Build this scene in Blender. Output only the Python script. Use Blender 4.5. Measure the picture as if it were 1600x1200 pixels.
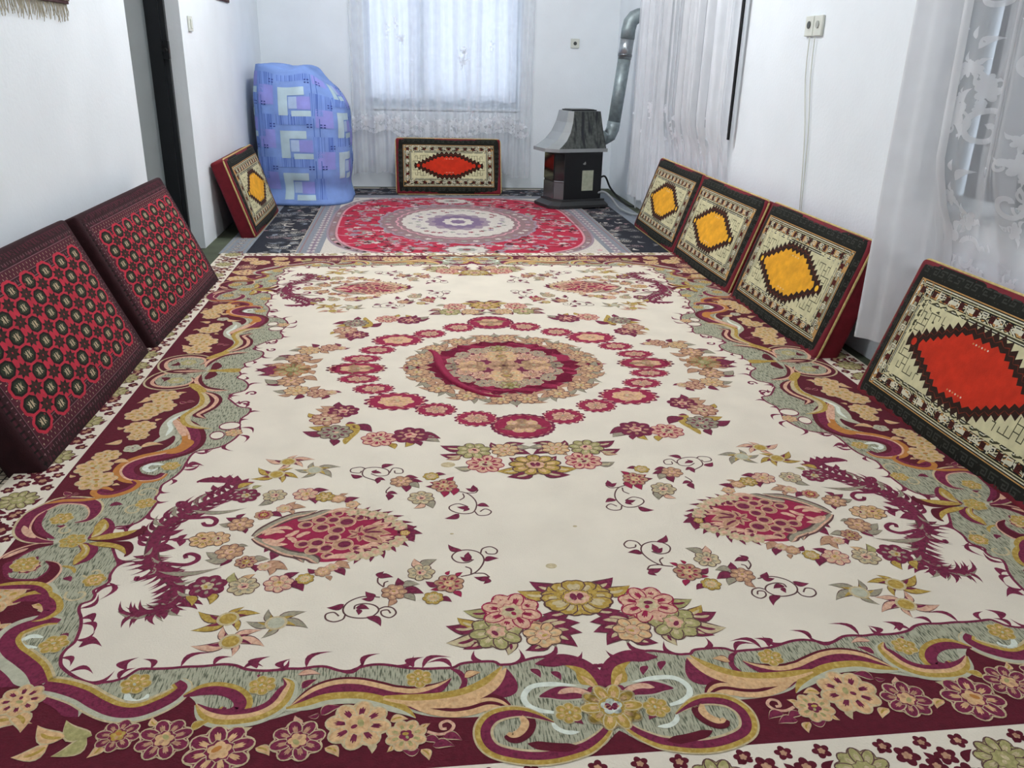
import bpy, bmesh, math, random
from mathutils import Matrix, Vector
random.seed(7)
for o in list(bpy.data.objects): bpy.data.objects.remove(o, do_unlink=True)
SC = bpy.context.scene
COL = SC.collection

# ---------------------------------------------------------------- camera
CAMP = Vector((-0.36127, -3.06743, 1.15))
YAW, PITCH, ROLL, FPX = 0.12809, 0.37418, 0.02699, 1291.436
def _axes():
    f = Vector((math.sin(YAW)*math.cos(PITCH), math.cos(YAW)*math.cos(PITCH), -math.sin(PITCH)))
    r = Vector((math.cos(YAW), -math.sin(YAW), 0)); u = r.cross(f)
    return (math.cos(ROLL)*r+math.sin(ROLL)*u, -math.sin(ROLL)*r+math.cos(ROLL)*u, f)
CR_, CU_, CF_ = _axes()
cam_d = bpy.data.cameras.new('camera'); cam_d.sensor_width = 36; cam_d.lens = FPX/1600*36
cam_d.clip_start = 0.05; cam_d.clip_end = 100
cam = bpy.data.objects.new('camera', cam_d); COL.objects.link(cam)
m = Matrix((CR_, CU_, -CF_)).transposed().to_4x4(); m.translation = CAMP
cam.matrix_world = m
SC.camera = cam
def ray(x, y): return CF_+(x-800)/FPX*CR_-(y-600)/FPX*CU_
def floor_pt(x, y, z=0.0):
    d = ray(x, y); P = CAMP+d*((z-CAMP.z)/d.z); return (P.x, P.y)

# ---------------------------------------------------------------- world, light, exposure
w = bpy.data.worlds.new('world'); SC.world = w; w.use_nodes = True
w.node_tree.nodes['Background'].inputs[0].default_value = (0.80, 0.88, 1.0, 1)
w.node_tree.nodes['Background'].inputs[1].default_value = 2.4
SC.view_settings.view_transform = 'Standard'; SC.view_settings.look = 'None'
SC.view_settings.gamma = 1; SC.view_settings.use_curve_mapping = False
SC.view_settings.exposure = 0.0
LAMPS = ((-0.15, 2.2, 122.0), (-0.15, -1.0, 52.0)); LAMP_COL = (0.985, 0.99, 1.0)

# ---------------------------------------------------------------- helpers
def hexc(h):
    h = h.lstrip('#'); out = []
    for i in (0, 2, 4):
        c = int(h[i:i+2], 16)/255
        out.append(c/12.92 if c <= 0.04045 else ((c+0.055)/1.055)**2.4)
    return tuple(out)+(1,)
MATS = {}
def M(name, hx, rough=0.85, var=0.10, vs=30.0, bump=0.0, bs=300.0, metal=0.0, spec=0.3, streak=None):
    if name in MATS: return MATS[name]
    mt = bpy.data.materials.new(name); mt.use_nodes = True; MATS[name] = mt
    nt = mt.node_tree; N = nt.nodes; L = nt.links
    b = N['Principled BSDF']; c = hexc(hx)
    b.inputs['Roughness'].default_value = rough; b.inputs['Metallic'].default_value = metal
    b.inputs['Specular IOR Level'].default_value = spec
    tc = N.new('ShaderNodeTexCoord')
    nz = N.new('ShaderNodeTexNoise'); nz.inputs['Scale'].default_value = vs; nz.inputs['Detail'].default_value = 5
    L.new(tc.outputs['Object'], nz.inputs['Vector'])
    rp = N.new('ShaderNodeValToRGB')
    rp.color_ramp.elements[0].position = 0.3; rp.color_ramp.elements[1].position = 0.7
    rp.color_ramp.elements[0].color = tuple(v*(1-var) for v in c[:3])+(1,)
    rp.color_ramp.elements[1].color = tuple(min(1, v*(1+var)) for v in c[:3])+(1,)
    L.new(nz.outputs['Fac'], rp.inputs['Fac'])
    out = rp.outputs['Color']
    if streak:            # stretched fine noise, woven streaks of a second colour
        hx2, sx, sy, lo, hi = streak
        mp = N.new('ShaderNodeMapping'); mp.inputs['Scale'].default_value = (sx, sy, 1)
        L.new(tc.outputs['Object'], mp.inputs['Vector'])
        n2 = N.new('ShaderNodeTexNoise'); n2.inputs['Scale'].default_value = 1; n2.inputs['Detail'].default_value = 2
        L.new(mp.outputs[0], n2.inputs['Vector'])
        r2 = N.new('ShaderNodeValToRGB'); r2.color_ramp.elements[0].position = lo; r2.color_ramp.elements[1].position = hi
        r2.color_ramp.elements[0].color = (0, 0, 0, 1); r2.color_ramp.elements[1].color = (1, 1, 1, 1)
        L.new(n2.outputs['Fac'], r2.inputs['Fac'])
        mx = N.new('ShaderNodeMix'); mx.data_type = 'RGBA'
        L.new(r2.outputs['Color'], mx.inputs['Factor']); L.new(out, mx.inputs['A']); mx.inputs['B'].default_value = hexc(hx2)
        out = mx.outputs['Result']
    L.new(out, b.inputs['Base Color'])
    if bump:
        nb = N.new('ShaderNodeTexNoise'); nb.inputs['Scale'].default_value = bs; nb.inputs['Detail'].default_value = 3
        L.new(tc.outputs['Object'], nb.inputs['Vector'])
        bp = N.new('ShaderNodeBump'); bp.inputs['Strength'].default_value = bump; bp.inputs['Distance'].default_value = 0.004
        L.new(nb.outputs['Fac'], bp.inputs['Height']); L.new(bp.outputs['Normal'], b.inputs['Normal'])
    return mt
def emis(name, col, strength):
    mt = bpy.data.materials.new(name); mt.use_nodes = True; b = mt.node_tree.nodes['Principled BSDF']
    b.inputs['Emission Color'].default_value = col; b.inputs['Emission Strength'].default_value = strength
    MATS[name] = mt; return mt
def sheer(name, hx, alpha, trans=0.5, var=0.0, vs=20):
    """thin woven net: part of the light passes between the threads"""
    mt = bpy.data.materials.new(name); mt.use_nodes = True; MATS[name] = mt
    nt = mt.node_tree; N = nt.nodes; L = nt.links
    for n in list(N): N.remove(n)
    out = N.new('ShaderNodeOutputMaterial'); mx = N.new('ShaderNodeMixShader'); tr = N.new('ShaderNodeBsdfTransparent')
    df = N.new('ShaderNodeBsdfDiffuse'); tl = N.new('ShaderNodeBsdfTranslucent'); m2 = N.new('ShaderNodeMixShader')
    df.inputs[0].default_value = hexc(hx); tl.inputs[0].default_value = hexc(hx); m2.inputs[0].default_value = trans
    L.new(df.outputs[0], m2.inputs[1]); L.new(tl.outputs[0], m2.inputs[2])
    L.new(tr.outputs[0], mx.inputs[1]); L.new(m2.outputs[0], mx.inputs[2]); L.new(mx.outputs[0], out.inputs[0])
    if var:
        tc = N.new('ShaderNodeTexCoord'); nz = N.new('ShaderNodeTexNoise'); nz.inputs['Scale'].default_value = vs
        mr = N.new('ShaderNodeMapRange'); mr.inputs['From Min'].default_value = .3; mr.inputs['From Max'].default_value = .7
        mr.inputs['To Min'].default_value = alpha-var; mr.inputs['To Max'].default_value = alpha+var
        L.new(tc.outputs['Object'], nz.inputs['Vector']); L.new(nz.outputs['Fac'], mr.inputs['Value']); L.new(mr.outputs[0], mx.inputs[0])
    else: mx.inputs[0].default_value = alpha
    return mt

def link(name, me, parent=None):
    o = bpy.data.objects.new(name, me); COL.objects.link(o)
    if parent is not None: o.parent = parent
    return o
def tag(o, label, cat=None, group=None, kind=None):
    if label: o['label'] = label
    if cat: o['category'] = cat
    if group: o['group'] = group
    if kind: o['kind'] = kind
    return o
def thing(name, label, cat, loc=(0, 0, 0), rotz=0.0, group=None):
    o = bpy.data.objects.new(name, None); COL.objects.link(o); o.empty_display_size = 0.05
    o.location = loc; o.rotation_euler = (0, 0, rotz); return tag(o, label, cat, group)
class MB:
    """collects simple solids into one mesh"""
    def __init__(s): s.bm = bmesh.new(); s.mi = 0
    def _set(s, faces):
        for f in faces: f.material_index = s.mi
    def box(s, x0, x1, y0, y1, z0, z1, bev=0.0):
        g = bmesh.ops.create_cube(s.bm, size=1); vs = g['verts']
        for v in vs:
            v.co = Vector(((x0+x1)/2+v.co.x*(x1-x0), (y0+y1)/2+v.co.y*(y1-y0), (z0+z1)/2+v.co.z*(z1-z0)))
        fs = set(f for v in vs for f in v.link_faces); s._set(fs)
        if bev:
            es = list(set(e for f in fs for e in f.edges))
            r = bmesh.ops.bevel(s.bm, geom=es, offset=bev, segments=2, affect='EDGES', profile=0.5)
            s._set(r['faces'])
        return s
    def tube(s, pts, r, n=10, cap=True):
        pts = [Vector(p) for p in pts]; rs = r if isinstance(r, (list, tuple)) else [r]*len(pts)
        rings = []; prev = None
        for i, p in enumerate(pts):
            t = (pts[min(i+1, len(pts)-1)]-pts[max(i-1, 0)]).normalized()
            if prev is None:
                a = Vector((0, 0, 1)) if abs(t.z) < 0.9 else Vector((1, 0, 0)); nrm = t.cross(a).normalized()
            else: nrm = (prev-t*prev.dot(t)).normalized()
            prev = nrm; bn = t.cross(nrm)
            rings.append([s.bm.verts.new(p+rs[i]*(math.cos(2*math.pi*k/n)*nrm+math.sin(2*math.pi*k/n)*bn)) for k in range(n)])
        fs = []
        for a, b in zip(rings, rings[1:]):
            for k in range(n): fs.append(s.bm.faces.new((a[k], a[(k+1) % n], b[(k+1) % n], b[k])))
        if cap: fs.append(s.bm.faces.new(rings[0][::-1])); fs.append(s.bm.faces.new(rings[-1]))
        s._set(fs); return s
    def prism(s, pts, z0, z1, axis='z'):
        def mk(p, h):
            return {'z': (p[0], p[1], h), 'y': (p[0], h, p[1]), 'x': (h, p[0], p[1])}[axis]
        a = [s.bm.verts.new(mk(p, z0)) for p in pts]; b = [s.bm.verts.new(mk(p, z1)) for p in pts]
        fs = [s.bm.faces.new(a[::-1]), s.bm.faces.new(b)]; n = len(pts)
        for i in range(n): fs.append(s.bm.faces.new((a[i], a[(i+1) % n], b[(i+1) % n], b[i])))
        s._set(fs); return s
    def loft(s, rings, cap=True):
        R = [[s.bm.verts.new(p) for p in r] for r in rings]; fs = []; n = len(R[0])
        for a, b in zip(R, R[1:]):
            for k in range(n): fs.append(s.bm.faces.new((a[k], a[(k+1) % n], b[(k+1) % n], b[k])))
        if cap: fs.append(s.bm.faces.new(R[0][::-1])); fs.append(s.bm.faces.new(R[-1]))
        s._set(fs); return s
    def quad(s, a, b, c, d):
        s._set([s.bm.faces.new([s.bm.verts.new(p) for p in (a, b, c, d)])]); return s
    def build(s, name, mats, parent=None, smooth=False):
        bmesh.ops.recalc_face_normals(s.bm, faces=s.bm.faces[:])
        me = bpy.data.meshes.new(name); s.bm.to_mesh(me); s.bm.free()
        for mt in (mats if isinstance(mats, (list, tuple)) else [mats]): me.materials.append(mt)
        if smooth:
            for p_ in me.polygons: p_.use_smooth = True
        return link(name, me, parent)
def grid_mesh(name, fn, nu, nv, mat, parent=None, closed=False, thick=0.0):
    vs = [fn(i/nu, j/nv) for j in range(nv+1) for i in range(nu+(0 if closed else 1))]
    W = nu if closed else nu+1; fs = []
    for j in range(nv):
        for i in range(nu):
            a = j*W+i; b = j*W+(i+1) % W; fs.append((a, b, b+W, a+W))
    me = bpy.data.meshes.new(name); me.from_pydata(vs, [], fs); me.materials.append(mat)
    for p_ in me.polygons: p_.use_smooth = True
    o = link(name, me, parent)
    if thick:
        sm = o.modifiers.new('solid', 'SOLIDIFY'); sm.thickness = thick; sm.offset = 0
    return o

# ---------------------------------------------------------------- flat pattern drawing (inlaid pieces of woven pile)
def cat(pts, n=6, closed=False):
    """Catmull-Rom through points"""
    P = [Vector(p[:2]) for p in pts]; out = []
    if len(P) < 3 and not closed: return [P[0].lerp(P[-1], i/n) for i in range(n+1)]
    K = len(P); rng = range(K) if closed else range(K-1)
    for i in rng:
        if closed: a, b, c, d = P[i-1], P[i], P[(i+1) % K], P[(i+2) % K]
        else: a, b, c, d = P[max(i-1, 0)], P[i], P[i+1], P[min(i+2, K-1)]
        for k in range(n):
            t = k/n
            out.append(0.5*((2*b)+(-a+c)*t+(2*a-5*b+4*c-d)*t*t+(-a+3*b-3*c+d)*t**3))
    if not closed: out.append(P[-1])
    return out
class Pat:
    LW = 1.0; BW = 1.0
    def __init__(s): s.it = []
    def poly(s, col, pts, lv): s.it.append((col, [(p[0], p[1]) for p in pts], lv))
    def blob(s, col, pts, lv, n=5): s.poly(col, cat(pts, n, True), lv)
    def rect(s, col, x0, x1, y0, y1, lv): s.poly(col, [(x0, y0), (x1, y0), (x1, y1), (x0, y1)], lv)
    def ell(s, col, c, rx, ry, rot, lv, n=16):
        ca, sa = math.cos(rot), math.sin(rot); P = []
        for k in range(n):
            a = 2*math.pi*k/n; x, y = rx*math.cos(a), ry*math.sin(a); P.append((c[0]+ca*x-sa*y, c[1]+sa*x+ca*y))
        s.poly(col, P, lv)
    def lobed(s, col, c, r, n, depth, rot, lv, asp=1.0, arot=0.0, sharp=False, m=6):
        P = []; ca, sa = math.cos(arot), math.sin(arot)
        for k in range(n*m):
            a = 2*math.pi*k/(n*m); ph = abs(math.cos(n*a/2)) if not sharp else abs(((n*a/(2*math.pi)) % 1)-.5)*2
            rr = r*(1-depth+depth*ph); x, y = rr*math.cos(a+rot), rr*math.sin(a+rot)*asp
            P.append((c[0]+ca*x-sa*y, c[1]+sa*x+ca*y))
        s.poly(col, P, lv)
    def band(s, pts, w, stripes, lv, t0=1.0, t1=1.0, n=6, tl=0.25):
        """striped ribbon; stripes = [(from,to,colour)] across -1..1 (+1 = left of travel)"""
        w *= Pat.BW; C = cat(pts, n); K = len(C); L = [0]
        for a, b in zip(C, C[1:]): L.append(L[-1]+(b-a).length)
        T = L[-1] or 1; cols = {}
        nr = []; ws = []
        for i in range(K):
            t = (C[min(i+1, K-1)]-C[max(i-1, 0)]); t = t.normalized() if t.length > 1e-9 else Vector((1, 0))
            nr.append(Vector((-t.y, t.x))); q = L[i]/T
            f = 1.0
            if q < tl: f = t0+(1-t0)*math.sin(q/tl*math.pi/2)
            if q > 1-tl: f = min(f, t1+(1-t1)*math.sin((1-q)/tl*math.pi/2))
            ws.append(w*f)
        for j, (o0, o1, col) in enumerate(stripes):
            for i in range(K-1):
                a = C[i]+nr[i]*ws[i]*o0; b = C[i+1]+nr[i+1]*ws[i+1]*o0
                c = C[i+1]+nr[i+1]*ws[i+1]*o1; d = C[i]+nr[i]*ws[i]*o1
                s.it.append((col, [tuple(a), tuple(b), tuple(c), tuple(d)], lv+j*0.12))
    def line(s, col, pts, w, lv, t0=1.0, t1=1.0, n=6): s.band(pts, w, [(-1, 1, col)], lv, t0, t1, n)
    def leaf(s, base, tip, w, col, lv, bend=0.15, out=None, vein=None, n=7):
        b = Vector(base[:2]); t = Vector(tip[:2]); d = t-b; nn = Vector((-d.y, d.x)); ext = .45 if (Pat.LW != 1 and out == 'DK' and lv >= 7.5) else 0
        b = b-d*ext; d = t-b; nn = Vector((-d.y, d.x)); w = min(w*Pat.LW*(1.25 if ext else 1), d.length*.30); bend *= 1.0 if Pat.LW == 1 else 1.5
        def shape(k):
            A = []; B = []
            for i in range(n+1):
                q = i/n; cx = b+d*q+nn*bend*math.sin(math.pi*q)*(1 if q < .6 else 1)-nn*bend*0.6*q*q
                hw = w*k*math.sin(math.pi*min(1, q**0.75))
                nrm = nn.normalized()
                A.append(cx+nrm*hw); B.append(cx-nrm*hw)
            return A+B[::-1][1:-1]
        if out: s.poly(out, shape(1.0), lv); s.poly(col, shape(0.80), lv+1)
        else: s.poly(col, shape(1.0), lv)
        if vein:
            A = [b+d*q+nn*bend*math.sin(math.pi*q)-nn*bend*0.6*q*q for q in (0.1, .3, .5, .7)]
            s.band(A, w*.28, [(-1, 1, vein)], lv+2, .5, 0.05, 3)
    def rosette(s, c, r, st, lv, n=7, rot=0.0, asp=1.0, arot=0.0):
        o, p1, p2, i1, core = st
        s.lobed(o, c, r*1.03, n, .17, rot, lv, asp, arot)
        s.lobed(p1, c, r*.97, n, .18, rot, lv+1, asp, arot)
        def at(rr, a): x, y = rr*math.cos(a), rr*math.sin(a)*asp; return (c[0]+x*math.cos(arot)-y*math.sin(arot), c[1]+x*math.sin(arot)+y*math.cos(arot))
        if r > .026:
            tw = min(.40, 2.3/n)
            for k in range(n):
                a = rot+2*math.pi*k/n; lz = lv+1+.12*(k % 3)
                if asp != 1:
                    P = [at(r*(.62+.40*math.cos(t)), a+tw/.62*.95*math.sin(t)) for t in (2*math.pi*e/10 for e in range(10))]; s.poly(o, P, lz)
                    P = [at(r*(.62+.36*math.cos(t)), a+tw/.62*.80*math.sin(t)) for t in (2*math.pi*e/10 for e in range(10))]; s.poly(p1, P, lz+.04)
                    P = [at(r*(.56+.24*math.cos(t)), a+tw/.62*.45*math.sin(t)) for t in (2*math.pi*e/8 for e in range(8))]; s.poly(p2, P, lz+.08)
                else:
                    s.ell(o, at(r*.62, a), r*.40, r*tw, a, lz, 12); s.ell(p1, at(r*.62, a), r*.365, r*(tw-.05), a, lz+.04, 12)
                    for dq, ln in ((0, .27), (.30, .20), (-.30, .20)): s.ell(p2, at(r*(.50+.04*abs(dq)), a+dq*tw), r*ln, r*.042, a+dq*.5, lz+.08, 7)
            s.lobed(o, c, r*.47, 9, .18, rot, lv+2, asp, arot, True, 2); s.lobed(p1, c, r*.44, 9, .18, rot, lv+2.3, asp, arot, True, 2)
            s.lobed(i1, c, r*.36, 5, .25, rot+.3, lv+3, asp, arot)
        else:
            s.lobed(p2, c, r*.72, n*2, .30, rot+.1, lv+2, asp, arot, True, 2)
            s.lobed(i1, c, r*.42, 5, .25, rot+.3, lv+4, asp, arot)
        ca, sa = math.cos(rot), math.sin(rot)
        s.ell(core, (c[0]+r*.10*ca, c[1]+r*.10*sa), r*.17, r*.10, rot+1.2, lv+5, 8)
        s.ell(p2, (c[0]-r*.14*ca, c[1]-r*.14*sa), r*.11, r*.08, rot, lv+5, 8)
    def mirrored(s, fx, fy):
        q = Pat()
        for c, P, lv in s.it:
            P2 = [(x*fx, y*fy) for x, y in P]
            q.it.append((c, P2[::-1] if fx*fy < 0 else P2, lv))
        return q
    def add(s, q): s.it += q.it
    def emit(s, name, mats, mapf, parent=None, Lmax=None, smooth=True):
        keys = list(mats.keys()); idx = {k: i for i, k in enumerate(keys)}
        V = []; Fc = []; MI = []
        for c, P, lv in s.it:
            # drop repeated points
            Q = [P[0]]
            for p in P[1:]:
                if abs(p[0]-Q[-1][0])+abs(p[1]-Q[-1][1]) > 1e-6: Q.append(p)
            if len(Q) > 2 and abs(Q[0][0]-Q[-1][0])+abs(Q[0][1]-Q[-1][1]) < 1e-6: Q.pop()
            if len(Q) < 3: continue
            ar = sum(Q[i-1][0]*Q[i][1]-Q[i][0]*Q[i-1][1] for i in range(len(Q)))
            if ar < 0: Q = Q[::-1]
            b0 = len(V); V += [(x, y, lv) for x, y in Q]; Fc.append(tuple(range(b0, b0+len(Q)))); MI.append(idx[c])
        me = bpy.data.meshes.new(name); me.from_pydata(V, [], Fc); me.polygons.foreach_set('material_index', MI)
        bm = bmesh.new(); bm.from_mesh(me)
        big = [f for f in bm.faces if len(f.verts) > 4]
        bmesh.ops.triangulate(bm, faces=big, quad_method='BEAUTY', ngon_method='BEAUTY')
        if Lmax:
            for _ in range(9):
                es = [e for e in bm.edges if e.calc_length() > Lmax((e.verts[0].co+e.verts[1].co)/2)]
                if not es: break
                bmesh.ops.subdivide_edges(bm, edges=es, cuts=1)
                ng = [f for f in bm.faces if len(f.verts) > 3]
                bmesh.ops.triangulate(bm, faces=ng)
        for v in bm.verts: v.co = Vector(mapf(v.co.x, v.co.y, v.co.z))
        bm.to_mesh(me); bm.free()
        for k in keys: me.materials.append(mats[k])
        if smooth:
            for p_ in me.polygons: p_.use_smooth = True
        return link(name, me, parent)

# ================================================================ THE ROOM
XL, XLN, XR, YB, YF, ZC = -1.645, -1.755, 1.585, 5.03, -3.7, 2.95
WT = 0.35
plaster = M('white_plaster', '#e8eef2', .9, .03, 3, .25, 60)
gypsum = M('ceiling_plaster', '#e6eaec', .9, .02, 3)
woodless = M('floor_concrete', '#4a5040', .9, .15, 8)
def wall(name, boxes):
    b = MB()
    for q in boxes: b.box(*q)
    return tag(b.build(name, plaster), None, kind='structure')
fl = MB().box(-2.9, XR+WT, YF-WT, YB+WT, -0.12, -0.012).build('floor', woodless); tag(fl, None, kind='structure')
ce = MB().box(-2.9, XR+WT, YF-WT, YB+WT, ZC, ZC+.1).build('ceiling', gypsum); tag(ce, None, kind='structure')
# back wall with its window (opening x -0.74..0.68, z 0.68..2.05)
WX0, WX1, WZ0, WZ1 = -0.74, 0.68, 0.69, 2.05
wall('wall_back', [(-2.9, WX0, YB, YB+WT, -0.01, ZC), (WX1, XR+WT, YB, YB+WT, -0.01, ZC),
                   (WX0, WX1, YB, YB+WT, -0.01, WZ0), (WX0, WX1, YB, YB+WT, WZ1, ZC)])
# right wall with two windows
RA0, RA1 = 2.3, 3.72      # far window, y range
RB0, RB1 = -1.95, -0.02     # near window
RZ0, RZ1 = 0.66, 2.05
wall('wall_right', [(XR, XR+WT, YF-WT, RB0, -0.01, ZC), (XR, XR+WT, RB1, RA0, -0.01, ZC), (XR, XR+WT, RA1, YB, -0.01, ZC),
                    (XR, XR+WT, RB0, RB1, -0.01, RZ0), (XR, XR+WT, RB0, RB1, RZ1, ZC),
                    (XR, XR+WT, RA0, RA1, -0.01, RZ0), (XR, XR+WT, RA0, RA1, RZ1, ZC)])
# left wall, doorway between y 1.33 and 2.29
DY0, DY1 = 1.66, 2.30
wall('wall_left', [(XLN-.34, XLN, YF-WT, DY0, -0.01, ZC), (XL-.08, XL, DY1, YB, -0.01, ZC),
                   (XLN-.34, XLN, DY0, DY1, 2.05, ZC)])
wall('wall_front', [(-2.9, XR, YF-WT, YF, -0.01, ZC)])
# small dim hall beyond the doorway
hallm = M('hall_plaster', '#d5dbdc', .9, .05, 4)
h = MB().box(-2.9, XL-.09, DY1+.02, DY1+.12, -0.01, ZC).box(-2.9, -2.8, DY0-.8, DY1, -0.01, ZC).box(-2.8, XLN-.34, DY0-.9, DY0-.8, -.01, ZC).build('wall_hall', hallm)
tag(h, None, kind='structure')
# steel door frame of the doorway (dark, with its latch plate)
steel = M('dark_steel', '#12161a', .45, .15, 20, metal=.2, spec=.5)
df = tag(bpy.data.objects.new('door_1', None), 'black steel door frame in the left wall doorway', kind='structure'); COL.objects.link(df); df.location = (XL-.1, DY1, 0)
f = MB().box(-.085, .022, -.035, .018, 0, 2.05).box(-.06, -.005, -.05, -.035, 0, 2.05); f.build('frame_post', steel, df)
f = MB().box(-.085, .022, DY0-DY1, .0, 2.052, 2.1); f.build('frame_head', steel, df)
f = MB().box(.0, .034, -.07, -.036, 1.10, 1.20, .004).tube([(.017, -.06, 1.15), (.017, -.1, 1.15)], .012, 10); f.build('latch', M('latch_black', '#0b0d10', .35, .1, 30), df)

# ---- windows
frame_w = M('window_frame_white', '#cfd6da', .5, .04, 10)
glass_d = M('window_glass_dusk', '#3f4d58', .12, .06, 3, spec=.6)
def glass_clear():
    mt = bpy.data.materials.new('window_glass'); mt.use_nodes = True; b = mt.node_tree.nodes['Principled BSDF']
    b.inputs['Base Color'].default_value = (.92, .97, 1, 1); b.inputs['Roughness'].default_value = .25
    b.inputs['Transmission Weight'].default_value = 1; b.inputs['IOR'].default_value = 1.05
    return mt
glass_c = glass_clear()
w1 = bpy.data.objects.new('window_1', None); COL.objects.link(w1); tag(w1, 'white framed window behind the back lace curtain', kind='structure'); w1.location = (0, YB+.2, WZ0)
H1 = WZ1-WZ0
f = MB().box(WX0, WX0+.05, -.03, .03, 0, H1).box(WX1-.05, WX1, -.03, .03, 0, H1).box(WX0+.05, WX1-.05, -.03, .03, 0, .13).box(WX0+.05, WX1-.05, -.03, .03, H1-.05, H1)
f.build('window_frame', frame_w, w1)
for xm, hw in ((-.24, .065), (.2, .025)): MB().box(xm-hw, xm+hw, -.028, .028, .13, H1-.05).build('mullion', frame_w, w1)
for a, b in ((WX0+.05, -.305), (-.175, .175), (.225, WX1-.05)): MB().box(a, b, -.004, .004, .13, H1-.05).build('pane', glass_c, w1)
MB().box(WX0-.0, WX1+.0, -.2, -.035, -.012, 0.02, .004).build('window_sill', frame_w, w1)
gut = M('dusk_plastic_sheet', '#8795a0', .6, .1, 2)
for nm, y0, y1, lab in (('window_2', RA0, RA1, 'grey window behind the far right wall curtain'), ('window_3', RB0, RB1, 'grey blue window behind the near right lace curtain')):
    wn = bpy.data.objects.new(nm, None); COL.objects.link(wn); tag(wn, lab, kind='structure'); wn.location = (XR+.16, 0, RZ0)
    hh = RZ1-RZ0; k = MB()
    k.box(-.03, .03, y0, y0+.05, 0, hh).box(-.03, .03, y1-.05, y1, 0, hh).box(-.03, .03, y0+.05, y1-.05, 0, .05).box(-.03, .03, y0+.05, y1-.05, hh-.05, hh)
    k.build('window_frame', frame_w, wn)
    n = 3; wd = (y1-y0-.1)/n
    for i in range(n):
        MB().box(-.004, .004, y0+.05+i*wd+.02, y0+.05+(i+1)*wd-.02, .05, hh-.05).build('pane', glass_d, wn)
        if i: MB().box(-.025, .025, y0+.05+i*wd-.02, y0+.05+i*wd+.02, .05, hh-.05).build('mullion', frame_w, wn)
    MB().box(-.155, -.035, y0+.002, y1-.002, -.0, .02, .004).build('window_sill', frame_w, wn)

# ---- unseen ceiling lamps: main globe, and a near one added to even the light
bm = bmesh.new(); bmesh.ops.create_uvsphere(bm, u_segments=20, v_segments=12, radius=.09)
bulb_me = [bpy.data.meshes.new('bulb') for _ in LAMPS]
for k, (lx, ly, lw) in enumerate(LAMPS):
    bm.to_mesh(bulb_me[k]); bulb_me[k].materials.append(emis('bulb_glow', LAMP_COL+(1,), lw/(4*math.pi*math.pi*.0081)))
    lp = thing('unseen_ceiling_lamp', 'white globe lamp under the ceiling above the '+('red rug' if k == 0 else 'near half of the large rug, added to even the light'), 'lamp', (lx, ly, ZC), 0, 'ceiling lamps')
    MB().tube([(0, 0, -.001), (0, 0, -.03)], .05, 16).build('ceiling_rose', frame_w, lp)
    MB().tube([(0, 0, -.03), (0, 0, -.135)], .012, 10).build('lamp_holder', frame_w, lp)
    bo = link('bulb', bulb_me[k], lp); bo.location = (0, 0, -.215)
bm.free()

# ================================================================ THE LARGE RUG
def K(ox, oy, sc):
    def g(x, y): return floor_pt(ox+x/sc, oy+y/sc)
    return g
A_ = K(0, 720, 5); B_ = K(0, 960, 5); C_ = K(300, 960, 5); D_ = K(600, 960, 5); E_ = K(860, 960, 5)
F_ = K(180, 480, 6.6667); G_ = K(80, 600, 5); P_ = K(200, 730, 5); Q_ = K(380, 720, 5); R_ = K(500, 840, 5)
S_ = K(540, 680, 5); T_ = K(680, 900, 5.714); U_ = K(380, 520, 5); V_ = K(620, 520, 6.6667); W_ = K(290, 930, 7.273)
def X(k, *pts): return [k(*p) for p in pts]
def rad(k, x, y, r): a = k(x-r, y); b = k(x+r, y); return math.hypot(a[0]-b[0], a[1]-b[1])/2
RX, RY = 1.347, 1.983        # edge of the burgundy band
OX, OY, OYF = 1.497, 2.135, 2.055        # edge of the rug (near end, far end)

RUGC = dict(CR='#ddd3c1', MA='#560f20', BU='#8f1d40', PL='#742340', GO='#a3853a', TA='#d0aa7e', SG='#a5a38c', SS='#b0ae98',
            WH='#d5dacd', DK='#5a3b3a', PK='#d0a78d', GY='#8d8672', OR='#b07436', LG='#bfae8a', GN='#98925f', TP='#b48c6e')
RM = {}
STK = dict(GO='#c0a65c', PL='#58162e', TA='#b98f63', GY='#a59a82', PK='#ba866f', GN='#b3a874', TP='#9c7058', LG='#ad9a74')
for k_, v_ in RUGC.items():
    if k_ == 'SG': RM[k_] = M('pile_sage', v_, .95, .08, 60, .5, 260, streak=('#565a48', 340, 40, .50, .62))
    elif k_ == 'CR': RM[k_] = M('pile_cream', v_, .95, .05, 6, .35, 240)
    elif k_ in STK: RM[k_] = M('pile_'+k_, v_, .95, .15, 90, .4, 260, streak=(STK[k_], 120, 95, .46, .72))
    else: RM[k_] = M('pile_'+k_, v_, .95, .13, 70, .4, 260)

Pat.LW = .74; Pat.BW = .72
q = Pat()      # one quarter: x<0, y<0 (towards the camera, left)
# ---- burgundy band
q.rect('MA', -RX, 0, -RY, 0, 1)
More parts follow.
